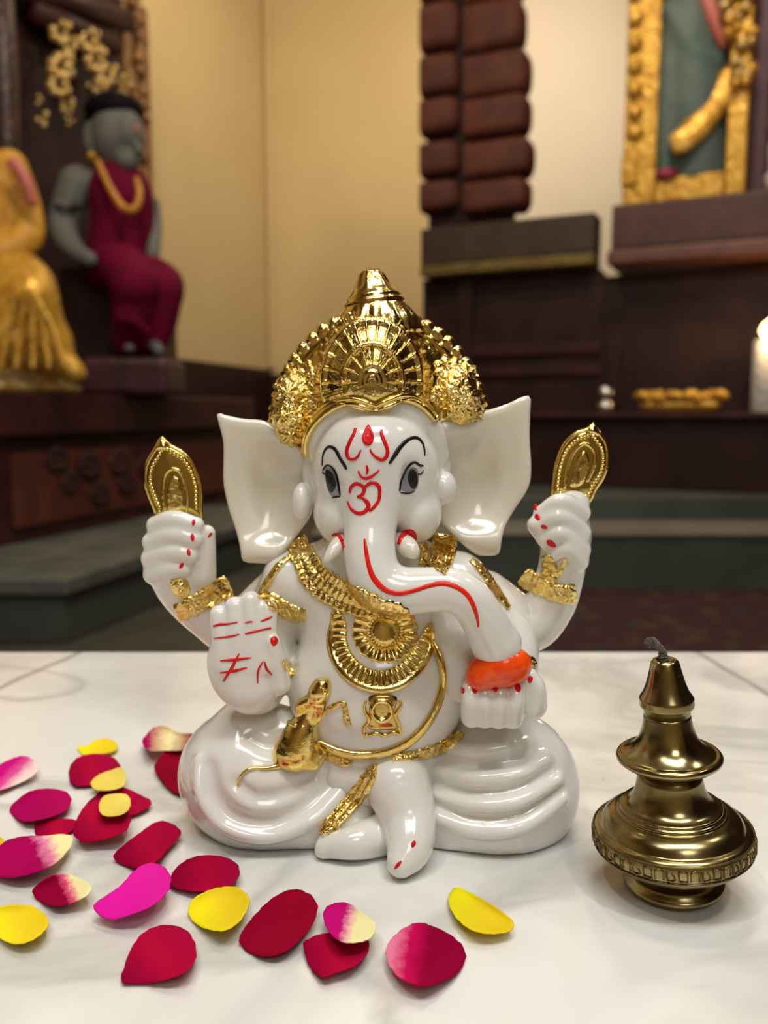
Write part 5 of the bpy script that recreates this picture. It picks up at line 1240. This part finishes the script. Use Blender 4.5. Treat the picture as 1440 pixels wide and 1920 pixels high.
def petal(outline, kind, label, axis_deg, lift=0.0006, cup=0.004, tilt=0.0, group=None, seed=0, thick=0.00035):
    n, rg_ = 48, 10
    o = closed_spline(outline, n); cen = o.mean(0); ss = np.linspace(0.03, 1, rg_)
    ca, sa = math.cos(math.radians(axis_deg)), -math.sin(math.radians(axis_deg))
    ext = np.abs((o - cen) @ np.array([ca, sa])).max(); ex2 = np.abs((o - cen) @ np.array([-sa, ca])).max()
    vv = []; uvs = []
    rnd = random.Random(seed)
    ph = rnd.random() * 6
    for i in range(n):
        for s in ss:
            j = 1 + 0.010 * s ** 6 * math.sin(i * 2.1 + ph) + 0.008 * s ** 6 * math.sin(i * 3.7)
            q = cen + (o[i] - cen) * s * j
            a = ((q - cen) @ np.array([ca, sa])) / ext; b = ((q - cen) @ np.array([-sa, ca])) / ex2
            z = lift + cup * (0.75 * b * b + 0.35 * a * a * (1 if a > 0 else 0.5)) + tilt * (a + 1) * 0.5 + 0.0006 * s * s * math.sin(3 * math.atan2(b, a) + ph)
            z = max(z, lift * 0.6)
            p = PZ(q[0], q[1], TZ + z); vv.append(tuple(p)); uvs.append((a * 0.5 + 0.5, b * 0.5 + 0.5))
    f = []
    for i in range(n):
        a_ = i * rg_; b_ = ((i + 1) % n) * rg_
        for j in range(rg_ - 1): f.append((a_ + j, a_ + j + 1, b_ + j + 1, b_ + j))
    f.append(tuple(i * rg_ for i in range(n)))
    c0_ = PZ(cen[0], cen[1], TZ)
    V_ = np.array(vv) - np.array(c0_)
    ob = mesh_obj('rose_petal', V_, f, PM[kind], None, True, uvs)
    fix_normals(ob)
    me = ob.data
    if sum(p.normal.z * p.area for p in me.polygons) < 0: me.flip_normals()
    ob.location = c0_
    so = ob.modifiers.new('thickness', 'SOLIDIFY'); so.thickness = thick; so.offset = 1
    tag(ob, label, 'petal', group or 'rose petals scattered on the marble')
    return ob
PETALS = [
 ([(-30, 1470), (-8, 1440), (18, 1425), (45, 1418), (66, 1428), (72, 1443), (58, 1458), (30, 1472), (0, 1482), (-25, 1484)], 'magenta_white', 'magenta petal with white lower edge, cut by the left border above the other left petals', -45, .0006, .004, .002),
 ([(145, 1399), (162, 1399), (178, 1388), (200, 1385), (217, 1392), (221, 1402), (208, 1411), (180, 1416), (155, 1416)], 'yellow', 'small yellow petal lying farthest back, above the round crimson petal', 20, .0006, .002, .001),
 ([(129, 1455), (132, 1436), (148, 1420), (175, 1414), (205, 1417), (222, 1430), (226, 1445), (200, 1460), (175, 1472), (145, 1474), (133, 1468)], 'crimson', 'round crimson petal just in front of the small farthest yellow petal', 20, .0006, .003, .001),
 ([(170, 1468), (185, 1453), (208, 1445), (228, 1440), (236, 1458), (232, 1474), (210, 1482), (180, 1482)], 'paleyellow', 'yellow petal overlapping the right edge of the round crimson petal', 30, .0042, .003, .002),
 ([(160, 1515), (180, 1492), (205, 1471), (235, 1478), (265, 1492), (285, 1504), (272, 1518), (245, 1530), (205, 1530)], 'crimson', 'pointed crimson petal lying under the pale yellow petal', -10, .0008, .003, .001),
 ([(137, 1560), (148, 1528), (168, 1505), (200, 1502), (235, 1520), (245, 1536), (236, 1558), (205, 1572), (165, 1580), (145, 1573)], 'crimson', 'broad crimson petal with a small pale yellow petal on its top corner', 40, .0048, .003, .001),
 ([(185, 1515), (193, 1495), (212, 1489), (236, 1490), (245, 1503), (240, 1520), (222, 1530), (195, 1530)], 'paleyellow', 'small pale yellow petal lying on top of the two dark crimson petals', 20, .0100, .002, .001),
 ([(18, 1520), (30, 1502), (55, 1484), (85, 1479), (115, 1482), (132, 1492), (131, 1512), (110, 1527), (75, 1538), (40, 1540)], 'magenta', 'curled magenta petal below the white edged petal at far left', 15, .0006, .005, .002),
 ([(64, 1552), (75, 1540), (105, 1536), (140, 1538), (146, 1548), (132, 1560), (112, 1572), (75, 1574)], 'crimson', 'small red petal tucked between the curled magenta petal and the broad crimson one', 10, .0006, .002, .001),
 ([(-25, 1630), (-10, 1598), (10, 1578), (45, 1569), (85, 1568), (110, 1565), (132, 1567), (137, 1580), (122, 1602), (100, 1622), (55, 1640), (10, 1646)], 'magenta_tip', 'large magenta petal with a cream tip, cut by the left border', 25, .0035, .004, .002),
 ([(-30, 1580), (-10, 1568), (5, 1572), (8, 1585), (2, 1596), (-20, 1605)], 'yellow', 'sliver of a yellow petal at the left border beside the large magenta petal', 10, .0006, .002, .001),
 ([(212, 1605), (235, 1582), (262, 1562), (290, 1543), (312, 1541), (338, 1556), (335, 1572), (315, 1592), (295, 1615), (265, 1628), (230, 1622)], 'crimson', 'long crimson petal angled between the statue knee and the hot pink petal', 32, .0006, .005, .002),
 ([(175, 1698), (195, 1682), (225, 1662), (250, 1635), (275, 1620), (300, 1622), (318, 1638), (320, 1660), (308, 1680), (280, 1702), (245, 1716), (210, 1725), (185, 1716)], 'hotpink', 'bright hot pink petal, the only one of that colour', 35, .0040, .004, .003),
 ([(318, 1660), (325, 1635), (345, 1615), (375, 1604), (415, 1606), (442, 1618), (450, 1636), (440, 1655), (415, 1668), (375, 1672), (335, 1668)], 'crimson', 'broad crimson petal right of the hot pink one beside the statue knee', 10, .0006, .005, .002),
 ([(60, 1672), (75, 1654), (100, 1641), (130, 1640), (158, 1652), (172, 1664), (165, 1678), (140, 1692), (105, 1700), (75, 1690)], 'crimson_tip', 'small crimson petal with cream upper right corner near the left border', 25, .0006, .005, .003),
 ([(-30, 1730), (-10, 1705), (20, 1696), (55, 1698), (80, 1712), (92, 1730), (82, 1748), (60, 1764), (30, 1771), (0, 1760)], 'yellow', 'yellow petal cut by the left border below the cream cornered petal', 15, .0006, .005, .002),
 ([(352, 1710), (358, 1690), (378, 1675), (410, 1664), (445, 1664), (467, 1682), (464, 1706), (448, 1730), (420, 1746), (385, 1742), (362, 1728)], 'yellow', 'cupped yellow petal below the broad crimson petal, left of the statue foot', 20, .0006, .007, .003),
 ([(228, 1842), (232, 1815), (245, 1780), (268, 1750), (305, 1735), (345, 1742), (364, 1765), (368, 1795), (350, 1822), (310, 1838), (270, 1845)], 'crimson', 'largest crimson petal at the bottom left, nearest the lower edge', 40, .0006, .005, .002),
 ([(448, 1765), (458, 1740), (478, 1715), (510, 1685), (545, 1669), (575, 1674), (595, 1695), (590, 1725), (570, 1755), (540, 1782), (505, 1794), (470, 1788)], 'dark', 'long dark crimson petal standing at a slant below the statue', 42, .0006, .004, .002),
 ([(568, 1775), (572, 1765), (600, 1752), (640, 1750), (672, 1758), (692, 1766), (688, 1790), (665, 1812), (630, 1825), (605, 1833), (582, 1815)], 'crimson', 'crimson petal lying under the half cream petal', 15, .0006, .004, .002),
 ([(606, 1722), (612, 1702), (638, 1692), (660, 1696), (680, 1712), (705, 1732), (700, 1755), (680, 1766), (645, 1768), (620, 1752)], 'halfcream', 'small petal half magenta half cream resting on a crimson petal', -15, .0058, .004, .001),
 ([(723, 1788), (730, 1765), (755, 1742), (785, 1730), (815, 1738), (848, 1755), (870, 1778), (872, 1802), (855, 1828), (820, 1845), (790, 1850), (755, 1838), (732, 1815)], 'highlight', 'round crimson petal with painted pink blush at bottom centre', 170, .0006, .006, .002),
 ([(840, 1690), (845, 1672), (862, 1665), (895, 1680), (930, 1700), (952, 1718), (963, 1728), (958, 1746), (920, 1752), (885, 1745), (858, 1725), (845, 1705)], 'yellow', 'yellow curled petal alone at right in front of the statue', -30, .0006, .006, .002),
 ([(266, 1392), (275, 1378), (290, 1364), (312, 1361), (335, 1374), (362, 1376), (370, 1390), (345, 1406), (310, 1408), (280, 1408)], 'folded', 'folded magenta petal with white middle, farthest back beside the statue', -10, .0040, .006, .001),
 ([(290, 1445), (295, 1425), (312, 1408), (330, 1404), (352, 1420), (365, 1450), (360, 1480), (335, 1490), (312, 1475)], 'dark', 'dark crimson petal leaning against the statue knee', 60, .0008, .004, .002),
]
for i, (o, kind, lab, ang, lift, cup, tilt) in enumerate(PETALS): petal(o, kind, lab, ang, lift, cup, tilt, None, i)
